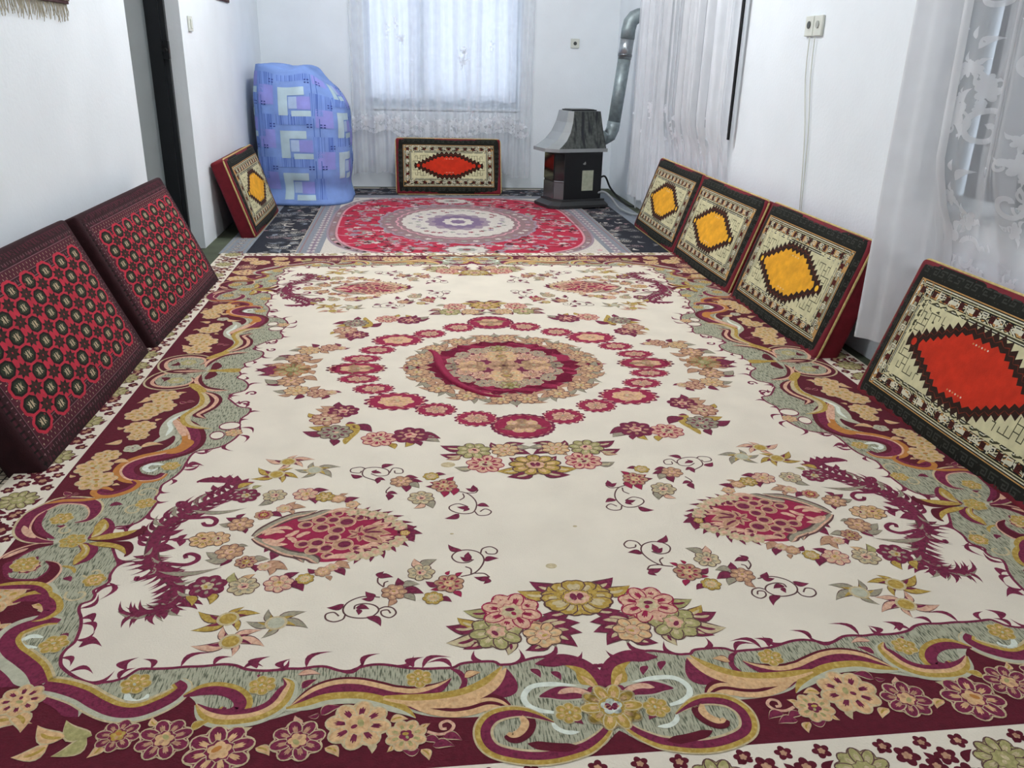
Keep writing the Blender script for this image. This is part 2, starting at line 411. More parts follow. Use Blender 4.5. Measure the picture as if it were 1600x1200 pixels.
# ---- sage ground up to its outer scroll line
OB = X(F_, (960, 692), (830, 800), (765, 850), (850, 900), (885, 960), (870, 1040), (800, 1090)) + \
     X(G_, (1080, 225), (960, 275), (880, 335), (850, 395), (860, 445), (930, 440), (972, 440), (960, 490), (880, 545), (780, 580), (690, 610), (600, 640), (555, 690), (565, 745), (620, 785),
       (650, 800), (640, 830), (590, 870), (510, 898), (420, 925), (300, 940), (150, 948)) + \
     X(A_, (400, 372), (330, 470), (345, 570), (400, 650), (420, 690), (250, 740), (130, 800), (60, 850), (10, 930), (60, 985), (200, 998), (330, 992), (390, 1050), (430, 1130), (420, 1190)) + \
     X(B_, (360, 45), (250, 90), (130, 140), (90, 220), (110, 300), (180, 360), (270, 430), (320, 510), (340, 590), (480, 605), (640, 650), (760, 720), (860, 770), (960, 795), (1080, 785), (1200, 745), (1330, 680), (1430, 660)) + \
     X(C_, (30, 730), (55, 810), (150, 885), (300, 912), (480, 905), (650, 865), (850, 805), (1050, 752), (1200, 722), (1400, 732), (1560, 770)) + \
     X(D_, (120, 760), (250, 822), (400, 850), (600, 856), (790, 855), (745, 950), (755, 1050), (830, 1130), (950, 1180), (1100, 1192), (1300, 1190)) + \
     X(E_, (150, 1178), (300, 1130), (420, 1070), (480, 1000), (512, 955))
OB[0] = (OB[0][0], 0); OB[-1] = (0, OB[-1][1])
OBs = [tuple(v) for v in cat(OB, 3)]
q.poly('SS', OBs+[(0, 0)], 2)
q.poly('SG', [(min(0, x+.012), min(0, y+.012)) for x, y in OBs]+[(0, 0)], 2.5)
# loops that reach over the band
q.blob('SG', X(F_, (950, 700), (800, 702), (650, 702), (500, 735), (420, 800), (470, 855), (620, 870), (760, 845), (830, 795)), 3)
q.blob('SG', X(A_, (330, 480), (380, 420), (480, 375), (600, 360), (700, 380), (740, 430), (700, 520), (430, 655), (360, 620), (340, 560)), 3)
# ---- cream field
IB = X(F_, (1285, 690), (1315, 735), (1275, 770), (1350, 800), (1392, 850), (1350, 905), (1230, 940), (1185, 990)) + \
     X(G_, (1400, 150), (1470, 205), (1560, 220), (1540, 265), (1490, 300), (1475, 345), (1480, 400), (1460, 440), (1400, 490), (1330, 525), (1250, 545), (1150, 560), (1100, 592), (1065, 645),
       (1035, 700), (990, 748), (930, 790), (870, 830), (850, 890), (820, 930), (830, 965), (800, 1010), (760, 1060), (700, 1110), (640, 1135), (570, 1150)) + \
     X(A_, (900, 560), (870, 640), (900, 760), (930, 840), (900, 880), (868, 930), (860, 980), (815, 1012), (740, 1050), (750, 1085), (720, 1130), (640, 1160)) + \
     X(B_, (625, 10), (640, 60), (640, 130), (618, 200), (588, 262), (530, 310), (492, 360), (482, 420), (500, 460), (560, 510), (640, 555), (720, 578), (860, 572), (950, 550), (1000, 530), (1060, 490), (1110, 470), (1220, 470), (1350, 465), (1450, 455)) + \
     X(C_, (100, 450), (250, 435), (350, 445), (430, 475), (560, 487), (680, 480), (760, 470), (860, 470), (960, 455), (1050, 455), (1150, 485), (1230, 490), (1300, 465), (1400, 440), (1500, 437)) + \
     X(D_, (100, 450), (200, 465), (330, 470), (430, 465), (540, 460), (600, 430), (700, 415), (850, 410), (900, 435), (940, 435), (1000, 430), (1080, 405), (1200, 375), (1300, 375)) + \
     X(E_, (100, 385), (200, 400), (300, 440), (375, 490), (392, 505))
IB[0] = (IB[0][0], 0); IB[-1] = (0, IB[-1][1]-.005)
IBs = [tuple(v) for v in cat(IB, 3)]
q.poly('CR', IBs+[(0, 0)], 4)
q.line('PL', IB, .005, 5, n=3)
# thorns along the field edge
acc = 0; last = None; rnd = random.Random(3)
for i in range(1, len(IBs)-3):
    a = Vector(IBs[i-1]); b = Vector(IBs[i]); acc += (b-a).length
    if acc > .055:
        acc = 0; d = (b-a).normalized(); nrm = Vector((-d.y, d.x))
        L = rnd.choice((.03, .04, .055)); tip = b+nrm*L*.8+d*L*.75*rnd.choice((1, 1, -1))
        q.leaf(b-d*.008, tip, .0085, 'PL', 5.5, .2*rnd.choice((1, -1)))
for bse, tip in ((X(B_, (620, 300)), X(B_, (810, 265))), (X(B_, (640, 70)), X(B_, (750, 95))), (X(B_, (990, 480)), X(B_, (1055, 378))), (X(C_, (510, 470)), X(C_, (580, 368))), (X(D_, (230, 460)), X(D_, (280, 370))),
                 (X(G_, (1060, 690)), X(G_, (1195, 665))), (X(C_, (720, 470)), X(C_, (745, 392)))):
    q.leaf(bse[0], tip[0], .018, 'PL', 5.6, .3)

# ---- scroll ribbons of the border
def bd(pts, w, st, lv=6, t0=.2, t1=.15): q.band(pts, w, st, lv, t0, t1, 5)
GPG = [(1, .78, 'LG'), (.78, .42, 'GO'), (.42, -.5, 'PL'), (-.5, -.85, 'SS'), (-.85, -1, 'LG')]
bd(X(B_, (345, 598), (480, 618), (640, 670), (760, 740), (880, 795), (1000, 815), (1120, 800), (1250, 750), (1360, 690), (1430, 620), (1390, 575)), .040, GPG, 6, .9, .5)
bd(X(B_, (475, 92), (380, 88), (250, 118), (130, 170), (70, 250), (100, 330), (190, 400), (280, 480), (330, 590)), .042, [(1, .8, 'LG'), (.8, .45, 'GO'), (.45, -.55, 'PL'), (-.55, -1, 'SS')], 6, .4, .9)
bd(X(B_, (0, 390), (90, 450), (160, 520), (210, 610)), .022, [(1, -1, 'SS')], 5.2)
q.blob('PL', X(B_, (0, 430), (70, 470), (130, 540), (160, 600), (60, 610), (0, 600)), 5)
bd(X(B_, (360, 660), (480, 700), (570, 770), (620, 850)), .03, [(1, .3, 'SS'), (.3, -1, 'PL')], 5.2, .6, .05)
bd([B_(1440, 690)]+X(C_, (0, 668), (100, 635), (220, 628), (340, 660), (405, 725), (385, 795), (300, 828), (235, 815), (260, 775)), .024, [(1, .35, 'GO'), (.35, -1, 'PL')], 7, .2, .3)
bd(X(C_, (40, 755), (110, 830), (220, 868), (350, 868), (500, 845), (620, 795), (700, 730), (750, 650), (770, 590), (720, 545)), .032, [(1, .45, 'PL'), (.45, -.05, 'TA'), (-.05, -.6, 'GO'), (-.6, -1, 'SS')], 8, .15, .1)
bd([C_(740, 792)]+X(C_, (900, 762), (1050, 717), (1200, 702), (1350, 707), (1500, 742), (1600, 775))+X(D_, (180, 812), (250, 862)), .022, [(1, -.15, 'GO'), (-.15, -1, 'SS')], 8.5, .3, .05)
bd(X(C_, (780, 765), (900, 692), (1000, 642), (1150, 602), (1300, 602), (1450, 632), (1560, 660))+X(D_, (130, 668), (200, 675), (300, 665), (400, 630), (470, 590), (525, 545)), .030, [(1, .72, 'MA'), (.72, .12, 'TA'), (.12, -1, 'PL')], 8, .1, .05)
bd(X(D_, (0, 702), (200, 716), (400, 706), (600, 672), (750, 612), (850, 540), (920, 450)), .020, [(1, -.2, 'GO'), (-.2, -1, 'TA')], 9, .4, .1)
q.blob('PL', X(D_, (950, 465), (1030, 560), (1040, 640), (985, 685), (880, 705), (770, 705), (860, 640), (930, 550)), 7.5)
bd(X(D_, (80, 730), (300, 745), (500, 740), (650, 705), (800, 635), (900, 540), (952, 462)), .018, [(1, -1, 'TA')], 8, .3, .1)
bd(X(D_, (190, 755), (350, 765), (520, 790), (660, 775), (800, 735), (900, 745), (1010, 800)), .030, [(1, .55, 'MA'), (.55, .1, 'TA'), (.1, -.3, 'MA'), (-.3, -1, 'TA')], 7.6, .1, .1)
q.blob('PL', X(D_, (180, 765), (300, 775), (450, 805), (520, 825), (380, 825), (260, 805)), 7.7)
bd(X(D_, (1325, 892), (1200, 842), (1080, 812), (960, 815), (850, 850), (785, 920), (775, 1000), (815, 1080), (900, 1132), (1050, 1165), (1200, 1175), (1350, 1160), (1500, 1120))+X(E_, (300, 1080), (400, 1000), (450, 930), (470, 870)), .026,
   [(1, .72, 'LG'), (.72, -.25, 'PL'), (-.25, -.8, 'GO'), (-.8, -1, 'LG')], 9, .1, .4)
bd(X(D_, (1080, 838), (1125, 890), (1112, 950), (1060, 1000), (1000, 1012), (955, 990)), .020, [(1, .1, 'MA'), (.1, -1, 'TA')], 9, .5, .5)
bd(X(D_, (1120, 1062), (1250, 1082), (1400, 1092), (1525, 1085)), .014, [(1, -1, 'MA')], 9.5, .05, .05)
bd(X(E_, (-120, 430), (0, 412), (100, 395), (220, 425), (320, 490), (380, 570), (400, 640)), .024, [(1, -1, 'PL')], 7, .1, .3)
q.blob('GO', X(E_, (115, 440), (250, 465), (330, 535), (385, 640), (300, 600), (240, 590), (205, 545), (190, 490)), 7.5)
q.blob('TA', X(E_, (235, 525), (290, 545), (340, 590), (385, 650), (310, 600), (265, 565)), 8)
q.blob('SS', X(D_, (1180, 690), (1290, 610), (1400, 590), (1590, 600), (1600, 700), (1400, 725), (1290, 705)), 6.5)
q.blob('PL', X(D_, (1210, 688), (1300, 628), (1400, 607), (1590, 635), (1590, 690), (1500, 705), (1400, 712), (1300, 700)), 7)
bd(X(D_, (1355, 665), (1430, 640), (1510, 640), (1590, 665)), .010, [(1, -1, 'PK')], 8, .1, .8)
q.blob('PL', X(E_, (290, 620), (350, 615), (400, 660), (360, 690), (295, 690)), 7.8)
bd(X(D_, (1500, 600), (1300, 590), (1150, 612), (1090, 690), (1125, 760), (1220, 800), (1325, 815)), .0085, [(1, -1, 'WH')], 8, .1, .6)
bd(X(D_, (1310, 890), (1350, 940), (1430, 972), (1525, 968)), .007, [(1, -1, 'WH')], 8, .3, .1)
for c in ((1180, 500), (1340, 520)): q.leaf(D_(c[0]-40, c[1]-30), D_(c[0]+50, c[1]+35), .018, 'PL', 6, .1, 'SS')
q.leaf(D_(630, 540), D_(750, 490), .022, 'TA', 6, .1, 'MA'); q.leaf(C_(830, 520), C_(1010, 505), .012, 'PK', 6, .1, 'PL'); q.leaf(C_(865, 630), C_(975, 550), .02, 'PL', 6, .1, 'LG')
bd(X(D_, (520, 470), (590, 500), (630, 570), (600, 640), (560, 670)), .008, [(1, -1, 'PL')], 6)
bd(X(B_, (345, 220), (260, 210), (185, 245), (190, 290), (300, 300)), .009, [(1, -1, 'WH')], 6, .3, .3)
bd(X(B_, (1000, 650), (1010, 710), (1070, 735), (1140, 710), (1165, 670)), .009, [(1, -1, 'WH')], 6, .3, .3)
# centre rosette of the short side
ax = E_(450, 770)
q.rosette((0, ax[1]), .060, ('LG', 'GO', 'TA', 'WH', 'PL'), 10, 10)
GS = ('LG', 'GO', 'TA', 'GO', 'SS')
def ros(k, x, y, r, st, lv=10, n=7, rot=None, asp=1.0):
    q.rosette(k(x, y), rad(k, x, y, r), st, lv, n, rnd.random()*6 if rot is None else rot, asp)
for k, x, y, r in ((D_, 1440, 820, 110), (D_, 275, 550, 105), (C_, 555, 605, 110), (B_, 1070, 590, 120), (B_, 430, 275, 115), (A_, 490, 490, 90), (A_, 200, 845, 105), (A_, 745, 970, 90), (A_, 1145, 372, 80)):
    ros(k, x, y, r, GS, 10, 6)
for k, a, b in ((D_, (1470, 880), (1560, 900)), (C_, (520, 540), (545, 515)), (B_, (480, 200), (540, 225)), (A_, (520, 540), (450, 550)), (A_, (245, 800), (310, 815)), (A_, (500, 955), (570, 975)), (A_, (860, 390), (970, 375))):
    q.leaf(k(*a), k(*b), .014, 'PL', 9, .15)

# ---- lily of the long side
MB1 = [(1, .8, 'PK'), (.8, -.6, 'MA'), (-.6, -1, 'LG')]
bd(X(A_, (590, 522), (700, 495), (755, 430), (735, 372), (640, 348), (480, 352), (360, 400), (255, 455), (195, 525), (178, 590), (225, 640), (320, 665), (425, 672)), .030, [(1, .75, 'PK'), (.75, -.7, 'PL'), (-.7, -1, 'LG')], 6, .1, .2)
bd(X(A_, (430, 645), (345, 605), (305, 545), (320, 490), (375, 425)), .012, [(1, -1, 'PL')], 7, .3, .2)
bd(X(A_, (195, 545), (215, 600), (285, 640)), .011, [(1, -1, 'PK')], 8, .1, .1)
bd(X(A_, (425, 685), (300, 702), (180, 742), (80, 792), (0, 860), (-30, 930), (30, 990), (200, 1003), (330, 980), (425, 905), (430, 850), (365, 820)), .030, [(1, .7, 'PL'), (.7, -.7, 'MA'), (-.7, -1, 'PK')], 6, .2, .1)
bd(X(A_, (230, 720), (120, 760), (30, 800)), .009, [(1, -1, 'PK')], 8, .1, .1)
bd(X(A_, (100, 820), (60, 865), (100, 910)), .013, [(1, -1, 'PL')], 8, .1, .1)
bd(X(A_, (-40, 1020), (150, 1008), (290, 1012), (365, 1050), (395, 1100)), .020, [(1, .1, 'GO'), (.1, -1, 'PL')], 7, .3, .1)
bd(X(A_, (105, 1145), (200, 1105), (320, 1092), (405, 1130), (425, 1190))+X(B_, (400, 25), (340, 62), (255, 92)), .028, [(1, .3, 'GO'), (.3, -1, 'PL')], 7, .2, .1)
def petal(pts, c1, pts2, c2, lv):
    q.blob(c1, pts, lv); q.blob(c2, pts2, lv+.6)
petal(X(A_, (735, 590), (750, 545), (820, 487), (875, 500), (905, 550), (860, 605), (770, 640), (690, 650)), 'PL', X(A_, (738, 590), (752, 548), (812, 495), (850, 520), (855, 560), (800, 605), (720, 640)), 'GO', 10)
q.blob('LG', X(A_, (720, 635), (790, 590), (830, 530), (835, 570), (790, 615)), 11.2)
petal(X(A_, (700, 655), (850, 612), (1000, 592), (1095, 572), (1130, 545), (1155, 572), (1110, 615), (1000, 655), (850, 668)), 'MA', X(A_, (700, 652), (850, 610), (1000, 590), (1080, 578), (1000, 620), (850, 652)), 'GO', 10)
petal(X(A_, (700, 682), (800, 668), (950, 668), (1025, 672), (1052, 715), (1030, 762), (975, 788), (985, 745), (900, 722), (780, 708)), 'MA', X(A_, (700, 684), (800, 672), (900, 685), (975, 715), (990, 770), (975, 760), (900, 722), (780, 708)), 'GO', 10)
petal(X(A_, (615, 690), (690, 680), (765, 702), (772, 742), (720, 805), (640, 838), (578, 852), (590, 790), (640, 740)), 'PL', X(A_, (625, 690), (680, 690), (710, 725), (690, 780), (630, 825), (578, 852), (592, 790), (645, 740)), 'GO', 10)
q.blob('LG', X(A_, (650, 690), (690, 715), (680, 760), (640, 790), (675, 740)), 11.2)
ros(A_, 575, 665, 105, ('LG', 'GO', 'GN', 'GO', 'TA'), 12, 6)
for cx, cy, rr in ((1140, 290, 105), (1060, 420, 95), (620, 1080, 110), (740, 910, 80), (530, 580, 70)):   # pale outlined curls on the sage
    c = A_(cx, cy); r_ = rad(A_, cx, cy, rr); ph = rnd.random()*6
    q.line('LG', [(c[0]+r_*(1-.12*i)*math.cos(ph+i*.8), c[1]+r_*(1-.12*i)*math.sin(ph+i*.8)) for i in range(8)], .004, 6, n=4)
# ---- S scroll further up the long side
bd(X(G_, (985, 285), (1060, 340), (1115, 420), (1112, 495), (1040, 552), (900, 592), (750, 622), (640, 662), (592, 712), (625, 762), (720, 780), (830, 772), (890, 735)), .050, [(1, .55, 'MA'), (.55, -.3, 'PL'), (-.3, -.5, 'PK'), (-.5, -1, 'OR')], 6, .1, .35)
bd(X(G_, (1060, 470), (1070, 500), (1000, 550), (900, 580)), .026, [(1, -1, 'OR')], 8, .4, .05)
bd(X(G_, (965, 305), (1005, 365), (1045, 440)), .016, [(1, -1, 'PK')], 8, .2, .6)
q.blob('SS', X(G_, (1090, 228), (1000, 290), (965, 340), (968, 420), (900, 470), (800, 492), (860, 440), (852, 390), (885, 330), (960, 272)), 7)
bd(X(G_, (1020, 270), (930, 330), (940, 380), (900, 440)), .010, [(1, -1, 'WH')], 8, .1, .1)
bd(X(G_, (885, 668), (790, 665), (738, 695), (780, 718), (840, 695)), .011, [(1, -1, 'WH')], 7.5, .3, .2)
ros(G_, 940, 680, 75, GS, 10, 6)
bd(X(G_, (640, 790), (678, 815), (620, 862), (500, 902), (400, 908), (358, 882), (400, 855), (485, 872)), .022, [(1, -.1, 'OR'), (-.1, -1, 'PL')], 7, .3, .4)
bd(X(G_, (420, 925), (250, 945), (100, 950), (-40, 975)), .010, [(1, -1, 'OR')], 7)
bd(X(G_, (1190, 88), (1255, 112), (1295, 152), (1260, 205), (1190, 245), (1150, 272), (1215, 302)), .028, [(1, .4, 'MA'), (.4, -.3, 'PK'), (-.3, -1, 'MA')], 6, .2, .05)
bd(X(G_, (1150, 75), (1200, 130), (1190, 190), (1110, 242), (1050, 292), (1075, 345), (1160, 372), (1260, 382)), .022, [(1, 0, 'LG'), (0, -1, 'GO')], 6.6, .3, .05)
for cx, cy, rx_ in ((1400, 360, 75), (1300, 435, 50)):
    c = G_(cx, cy); q.ell('PL', c, rad(G_, cx, cy, rx_)*1.15, .034, .2, 6.5); q.ell('CR', c, rad(G_, cx, cy, rx_), .026, .2, 7)
ros(G_, 1430, 415, 70, ('PL', 'TA', 'LG', 'TA', 'GO'), 9, 6)
# ---- middle of the long side
bd(X(F_, (955, 697), (800, 692), (600, 702), (440, 750), (352, 820), (400, 866), (560, 882), (760, 852), (832, 800), (800, 768)), .026, [(1, .3, 'PK'), (.3, -.6, 'MA'), (-.6, -1, 'LG')], 6, .1, .2)
q.blob('MA', X(F_, (950, 790), (940, 765), (1000, 700), (1050, 712), (1068, 740), (1010, 775)), 7)
bd(X(F_, (900, 740), (868, 800), (925, 870), (1050, 898), (1190, 902)), .020, [(1, 0, 'MA'), (0, -1, 'PK')], 7, .2, .05)
q.blob('GO', X(F_, (970, 690), (1060, 705), (1180, 715), (1285, 712), (1285, 690)), 7.5)
q.blob('GO', X(F_, (770, 850), (850, 835), (960, 905), (880, 925)), 8)
q.leaf(F_(490, 770), F_(530, 810), .02, 'MA', 7, .2); q.leaf(F_(690, 740), F_(770, 735), .014, 'DK', 7, .2)
ros(F_, 640, 800, 90, ('LG', 'GN', 'LG', 'SS', 'PK'), 7, 6)
for cx, cy in ((1430, 935), (1360, 1040)):
    c = F_(cx, cy); r_ = rad(F_, cx, cy, 62)
    q.line('PL', [(c[0]+r_*(1-.13*i)*math.cos(3.4-i*.9), c[1]+r_*1.2*(1-.13*i)*math.sin(3.4-i*.9)) for i in range(8)], .006, 6, n=4)

# ---- flowers of the burgundy band
TF = ('LG', 'TA', 'GO', 'LG', 'OR'); PF = ('LG', 'PL', 'TP', 'TA', 'GN'); TF2 = ('LG', 'TA', 'PL', 'TA', 'GN')
def lf(k, a, b, w, c, lv=9, bend=.15, out='LG', vein=None): q.leaf(k(*a), k(*b), w, c, lv, bend, out, vein)
for x, y, r in ((890, 125, 125), (840, 208, 140), (710, 268, 130), (700, 370, 125), (685, 440, 85), (440, 598, 110), (340, 690, 145), (360, 795, 155)):
    ros(G_, x, y, r, TF, 10, 8)
ros(G_, 640, 540, 70, ('LG', 'SS', 'GY', 'SS', 'PL'), 10, 5)
for a, b in (((760, 130), (690, 180)), ((990, 110), (1060, 90)), ((580, 380), (520, 370)), ((560, 470), (430, 510)), ((700, 530), (880, 500)), ((820, 320), (870, 300)), ((490, 650), (620, 640)), ((200, 760), (150, 750)), ((480, 830), (545, 825))):
    lf(G_, a, b, .020, 'TA')
for a, b in (((170, 900), (105, 880)), ((170, 905), (235, 895)), ((170, 905), (110, 930)), ((1060, 170), (1130, 165)), ((1060, 180), (1010, 165))): lf(G_, a, b, .014, 'PL', 9, .1, 'PK')
for k, x, y, r, st in ((B_, 170, 720, 185, TF2), (B_, 930, 1000, 170, ('LG', 'PL', 'TP', 'GO', 'OR')), (B_, 1290, 1030, 215, PF), (C_, 220, 1120, 270, ('LG', 'PL', 'TA', 'TA', 'OR')), (C_, 830, 1040, 215, PF), (C_, 1300, 915, 255, TF2), (D_, 175, 1000, 165, ('LG', 'TA', 'GN', 'PL', 'GO'))):
    ros(k, x, y, r, st, 10, 8)
for k, a, b, c in ((B_, (730, 1000), (500, 900), 'GN'), (B_, (525, 1010), (280, 940), 'TA'), (B_, (690, 1010), (420, 1180), 'GN'), (B_, (390, 1070), (100, 1190), 'TA'), (B_, (800, 1060), (700, 1180), 'TA'), (B_, (100, 830), (200, 960), 'TA'),
                  (B_, (1240, 920), (1190, 860), 'TA'), (B_, (1500, 960), (1640, 880), 'GO'), (C_, (380, 1000), (470, 930), 'LG'), (C_, (500, 1100), (620, 1150), 'TA'), (C_, (870, 900), (800, 850), 'PK'), (C_, (1000, 830), (910, 860), 'PL'),
                  (C_, (1010, 840), (1165, 760), 'PL'), (C_, (1040, 1100), (1160, 1160), 'TA'), (C_, (1380, 1060), (1420, 1140), 'LG'), (D_, (50, 890), (190, 860), 'TA'), (D_, (310, 1030), (450, 1050), 'PL'), (D_, (460, 1010), (615, 1025), 'PL'),
                  (D_, (380, 1085), (555, 1070), 'PL'), (D_, (280, 1110), (140, 1125), 'PL'), (D_, (290, 1110), (365, 1190), 'TA'), (D_, (300, 960), (355, 900), 'TA'), (D_, (60, 1080), (30, 1135), 'TA')):
    lf(k, a, b, .024, c, 9, .12, 'LG', 'GO' if c == 'TA' else None)
q.line('PK', X(D_, (340, 970), (430, 990), (510, 970), (545, 920), (500, 885), (445, 905), (450, 945), (490, 945)), .0045, 9, n=5)

for x, y, r, st in ((-1.235, -1.30, .062, PF), (-1.255, -1.42, .058, TF), (-1.23, -1.56, .066, TF2), (-1.255, -1.69, .055, PF), (-1.20, -1.80, .06, TF), (-1.27, -1.88, .05, TF2), (-1.10, -1.90, .05, TF)): q.rosette((x-.03, y), r, st, 1.1, 8, x*9)
for a, b in (((-1.2, -1.30), (-1.14, -1.36)), ((-1.2, -1.45), (-1.13, -1.50)), ((-1.2, -1.62), (-1.13, -1.66)), ((-1.16, -1.84), (-1.06, -1.80)), ((-1.3, -1.6), (-1.32, -1.52))): q.leaf(a, b, .03, 'TA', 1.1, .15, 'LG', 'GO')
# ---- guard border: cream with green rosettes and dark florets
GU = ('DK', 'GN', 'LG', 'GN', 'LG'); gw = (OX+RX)/2; gh = (OY+RY)/2
def guard(c, d, s, q=q):
    nx = (-d[1], d[0]); p = lambda a, b: (c[0]+d[0]*a+nx[0]*b, c[1]+d[1]*a+nx[1]*b)
    q.rosette(c, .052*s, GU, 2, 10, rnd.random())
    for a, b, r_ in ((.085, .025, .024), (.10, -.022, .028), (.15, .018, .022), (.165, -.022, .024), (-.062, -.03, .02), (.055, .05, .018), (.122, -.002, .02), (.125, .052, .017), (.13, -.052, .018), (.19, .05, .018), (.06, -.052, .017)):
        q.lobed('MA', p(a*1.08, b*s), r_*s, 5, .35, rnd.random(), 2)
        q.lobed('TP', p(a*1.08, b*s), r_*s*.4, 5, .3, 0, 3)
    for a, b, a2, b2 in ((.05, -.04, .09, -.055), (.125, .03, .14, -.02), (.045, .035, .075, .05), (.19, 0, .215, .03), (-.03, -.05, .01, -.06)): q.leaf(p(a, b*s), p(a2, b2*s), .011*s, 'MA', 2, .1)
y_ = -OY+.12
while y_ < .1: guard((-(RX+OX)/2, y_), (0, 1), 1.0); y_ += .26

# ---- field: acanthus arc beside the pendant
SP = X(P_, (-20, 1215), (90, 1188), (230, 1170), (335, 1115), (395, 1045), (385, 960), (315, 890), (235, 820), (192, 740), (200, 650), (232, 570), (300, 490), (400, 430), (500, 370), (620, 320), (740, 270), (830, 215), (885, 165))
q.band(SP, .024, [(1, .75, 'DK'), (.75, -.75, 'PL'), (-.75, -1, 'DK')], 6, .1, .5, 5, .3)
q.band(X(P_, (900, 200), (830, 150), (740, 140), (640, 138), (560, 150), (552, 160)), .022, [(1, -1, 'PL')], 6, .9, .1)
for i in range(2, len(SP)*2-3):
    t = i/2; j = int(t); a = Vector(SP[j]).lerp(Vector(SP[min(j+1, len(SP)-1)]), t-j); d = (Vector(SP[min(j+1, len(SP)-1)])-Vector(SP[j])).normalized(); n_ = Vector((-d.y, d.x))
    for sd in (1, -1):
        for e in (0, .5):
            L = rnd.uniform(.05, .085) if sd > 0 else rnd.uniform(.035, .06)
            b = a+d*e*.04; q.leaf(b, b+n_*sd*L*.75+d*L*.75*(1 if j > 8 else -1)*(1 if sd > 0 else .9), .0085, 'PL' if rnd.random() < .8 else 'GY', 5.5, .15*sd, 'DK' if rnd.random() < .5 else None)
for a, b in (((880, 165), (850, 105)), ((820, 150), (790, 100)), ((760, 145), (720, 105)), ((700, 140), (660, 110)), ((900, 190), (940, 125)), ((860, 200), (990, 150))): q.leaf(P_(*a), P_(*b), .02, 'PL', 5.5, .1)
for a, b in (((700, 240), (600, 235)), ((680, 265), (620, 240)), ((720, 215), (660, 180)), ((320, 960), (190, 1030)), ((340, 990), (200, 1080)), ((350, 1030), (180, 1110)), ((340, 1070), (150, 1150)), ((200, 760), (30, 780)), ((190, 720), (40, 740)), ((210, 800), (60, 830)), ((380, 1120), (560, 1140)), ((430, 1100), (600, 1105)), ((250, 1170), (300, 1225)), ((340, 1150), (400, 1190))):
    q.leaf(P_(*a), P_(*b), .013, 'PL', 5.5, .12, 'DK')
for a, b, w_ in (((500, 375), (925, 372), .013), ((240, 850), (735, 838), .014), ((250, 640), (370, 680), .02), ((250, 560), (445, 530), .018), ((220, 800), (440, 850), .02), ((420, 430), (620, 400), .018)):
    q.leaf(P_(*a), P_(*b), w_, 'GY' if w_ < .015 else 'PL', 6.5, -.08, 'PL')
q.line('PL', X(P_, (250, 605), (340, 605), (500, 600)), .004, 6); q.leaf(P_(440, 590), P_(330, 605), .02, 'PL', 7, .1); q.leaf(P_(400, 600), P_(420, 655), .018, 'PL', 7, .1); q.leaf(P_(410, 605), P_(465, 560), .018, 'PL', 7, .1)
for pts in (((440, 440), (560, 435), (650, 430), (695, 455), (670, 490), (610, 492), (590, 470)), ((250, 780), (350, 795), (460, 800), (540, 770), (550, 735), (500, 715), (455, 725), (460, 750)), ((470, 375), (440, 350), (400, 340), (405, 315), (450, 315), (470, 335)), ((240, 870), (180, 890), (120, 905), (75, 915), (80, 890))):
    q.line('PL', X(P_, *pts), .009, 6.6, .6, .8)
# pendant
PB = X(Q_, (90, 632), (150, 585), (250, 530), (400, 478), (550, 448), (680, 422), (880, 418), (1000, 438), (1130, 490), (1230, 560), (1260, 592), (1220, 645), (1150, 692), (1030, 742), (900, 792), (750, 818), (600, 828), (450, 792), (300, 742), (200, 692), (120, 660))
q.blob('BU', PB, 5)
for pts in (((85, 632), (150, 585), (270, 520), (400, 470), (500, 450), (585, 425)), ((85, 640), (130, 665), (220, 705), (330, 755), (430, 780), (475, 835)), ((430, 505), (560, 470), (690, 420)), ((400, 770), (520, 790), (590, 840))):
    q.band(X(Q_, *pts), .022, [(1, .6, 'DK'), (.6, -.2, 'GY'), (-.2, -.6, 'PK'), (-.6, -1, 'DK')], 6, .5, .05)
for a, b in (((330, 500), (345, 460)), ((250, 540), (245, 515)), ((190, 710), (170, 755)), ((240, 730), (230, 815)), ((330, 480), (320, 470))): q.leaf(Q_(*a), Q_(*b), .02, 'PL', 6, .1)
for pts in (((150, 610), (240, 575), (330, 560), (390, 575)), ((150, 650), (240, 690), (350, 690)), ((170, 620), (260, 590), (330, 600)), ((180, 650), (260, 670), (330, 640)), ((330, 630), (380, 615), (440, 580)), ((350, 640), (390, 650), (410, 680)), ((420, 640), (470, 610), (530, 595))):
    q.line('PK', X(Q_, *pts), .010, 7, .2, .1)
PS = ('PK', 'TP', 'PL', 'TP', 'PL')
for x, y, r in ((600, 500, 70), (700, 500, 70), (800, 515, 100), (610, 560, 80), (730, 580, 80), (490, 540, 70), (570, 680, 85), (700, 640, 80), (640, 720, 85), (780, 690, 100), (540, 740, 70), (460, 690, 70), (660, 780, 60), (880, 720, 60), (740, 450, 55), (910, 485, 50)):
    c = Q_(x, y); r_ = rad(Q_, x, y, r)*.86; lz = 7+((x*7) % 11)*.14; q.ell('PK', c, r_*1.0, r_*.95, .3, lz); q.ell('TP', (c[0]-r_*.02, c[1]), r_*.91, r_*.86, .3, lz+.04); q.ell('PL', (c[0]+r_*.15, c[1]), r_*.60, r_*.52, .3, lz+.08)
for a, b in (((900, 600), (820, 580)), ((900, 610), (810, 640)), ((910, 600), (930, 540)), ((910, 620), (910, 670)), ((930, 600), (1110, 540)), ((930, 600), (1160, 600)), ((930, 620), (1100, 680)), ((930, 590), (1000, 560))): q.leaf(Q_(*a), Q_(*b), .028, 'TP', 8, .05, 'PK', 'PL')
FR = ((860, 440), (940, 440), (1010, 455), (1080, 465), (1150, 490), (1210, 530), (1240, 560), (1230, 650), (1190, 680), (1110, 710), (1040, 750), (960, 775), (860, 790))
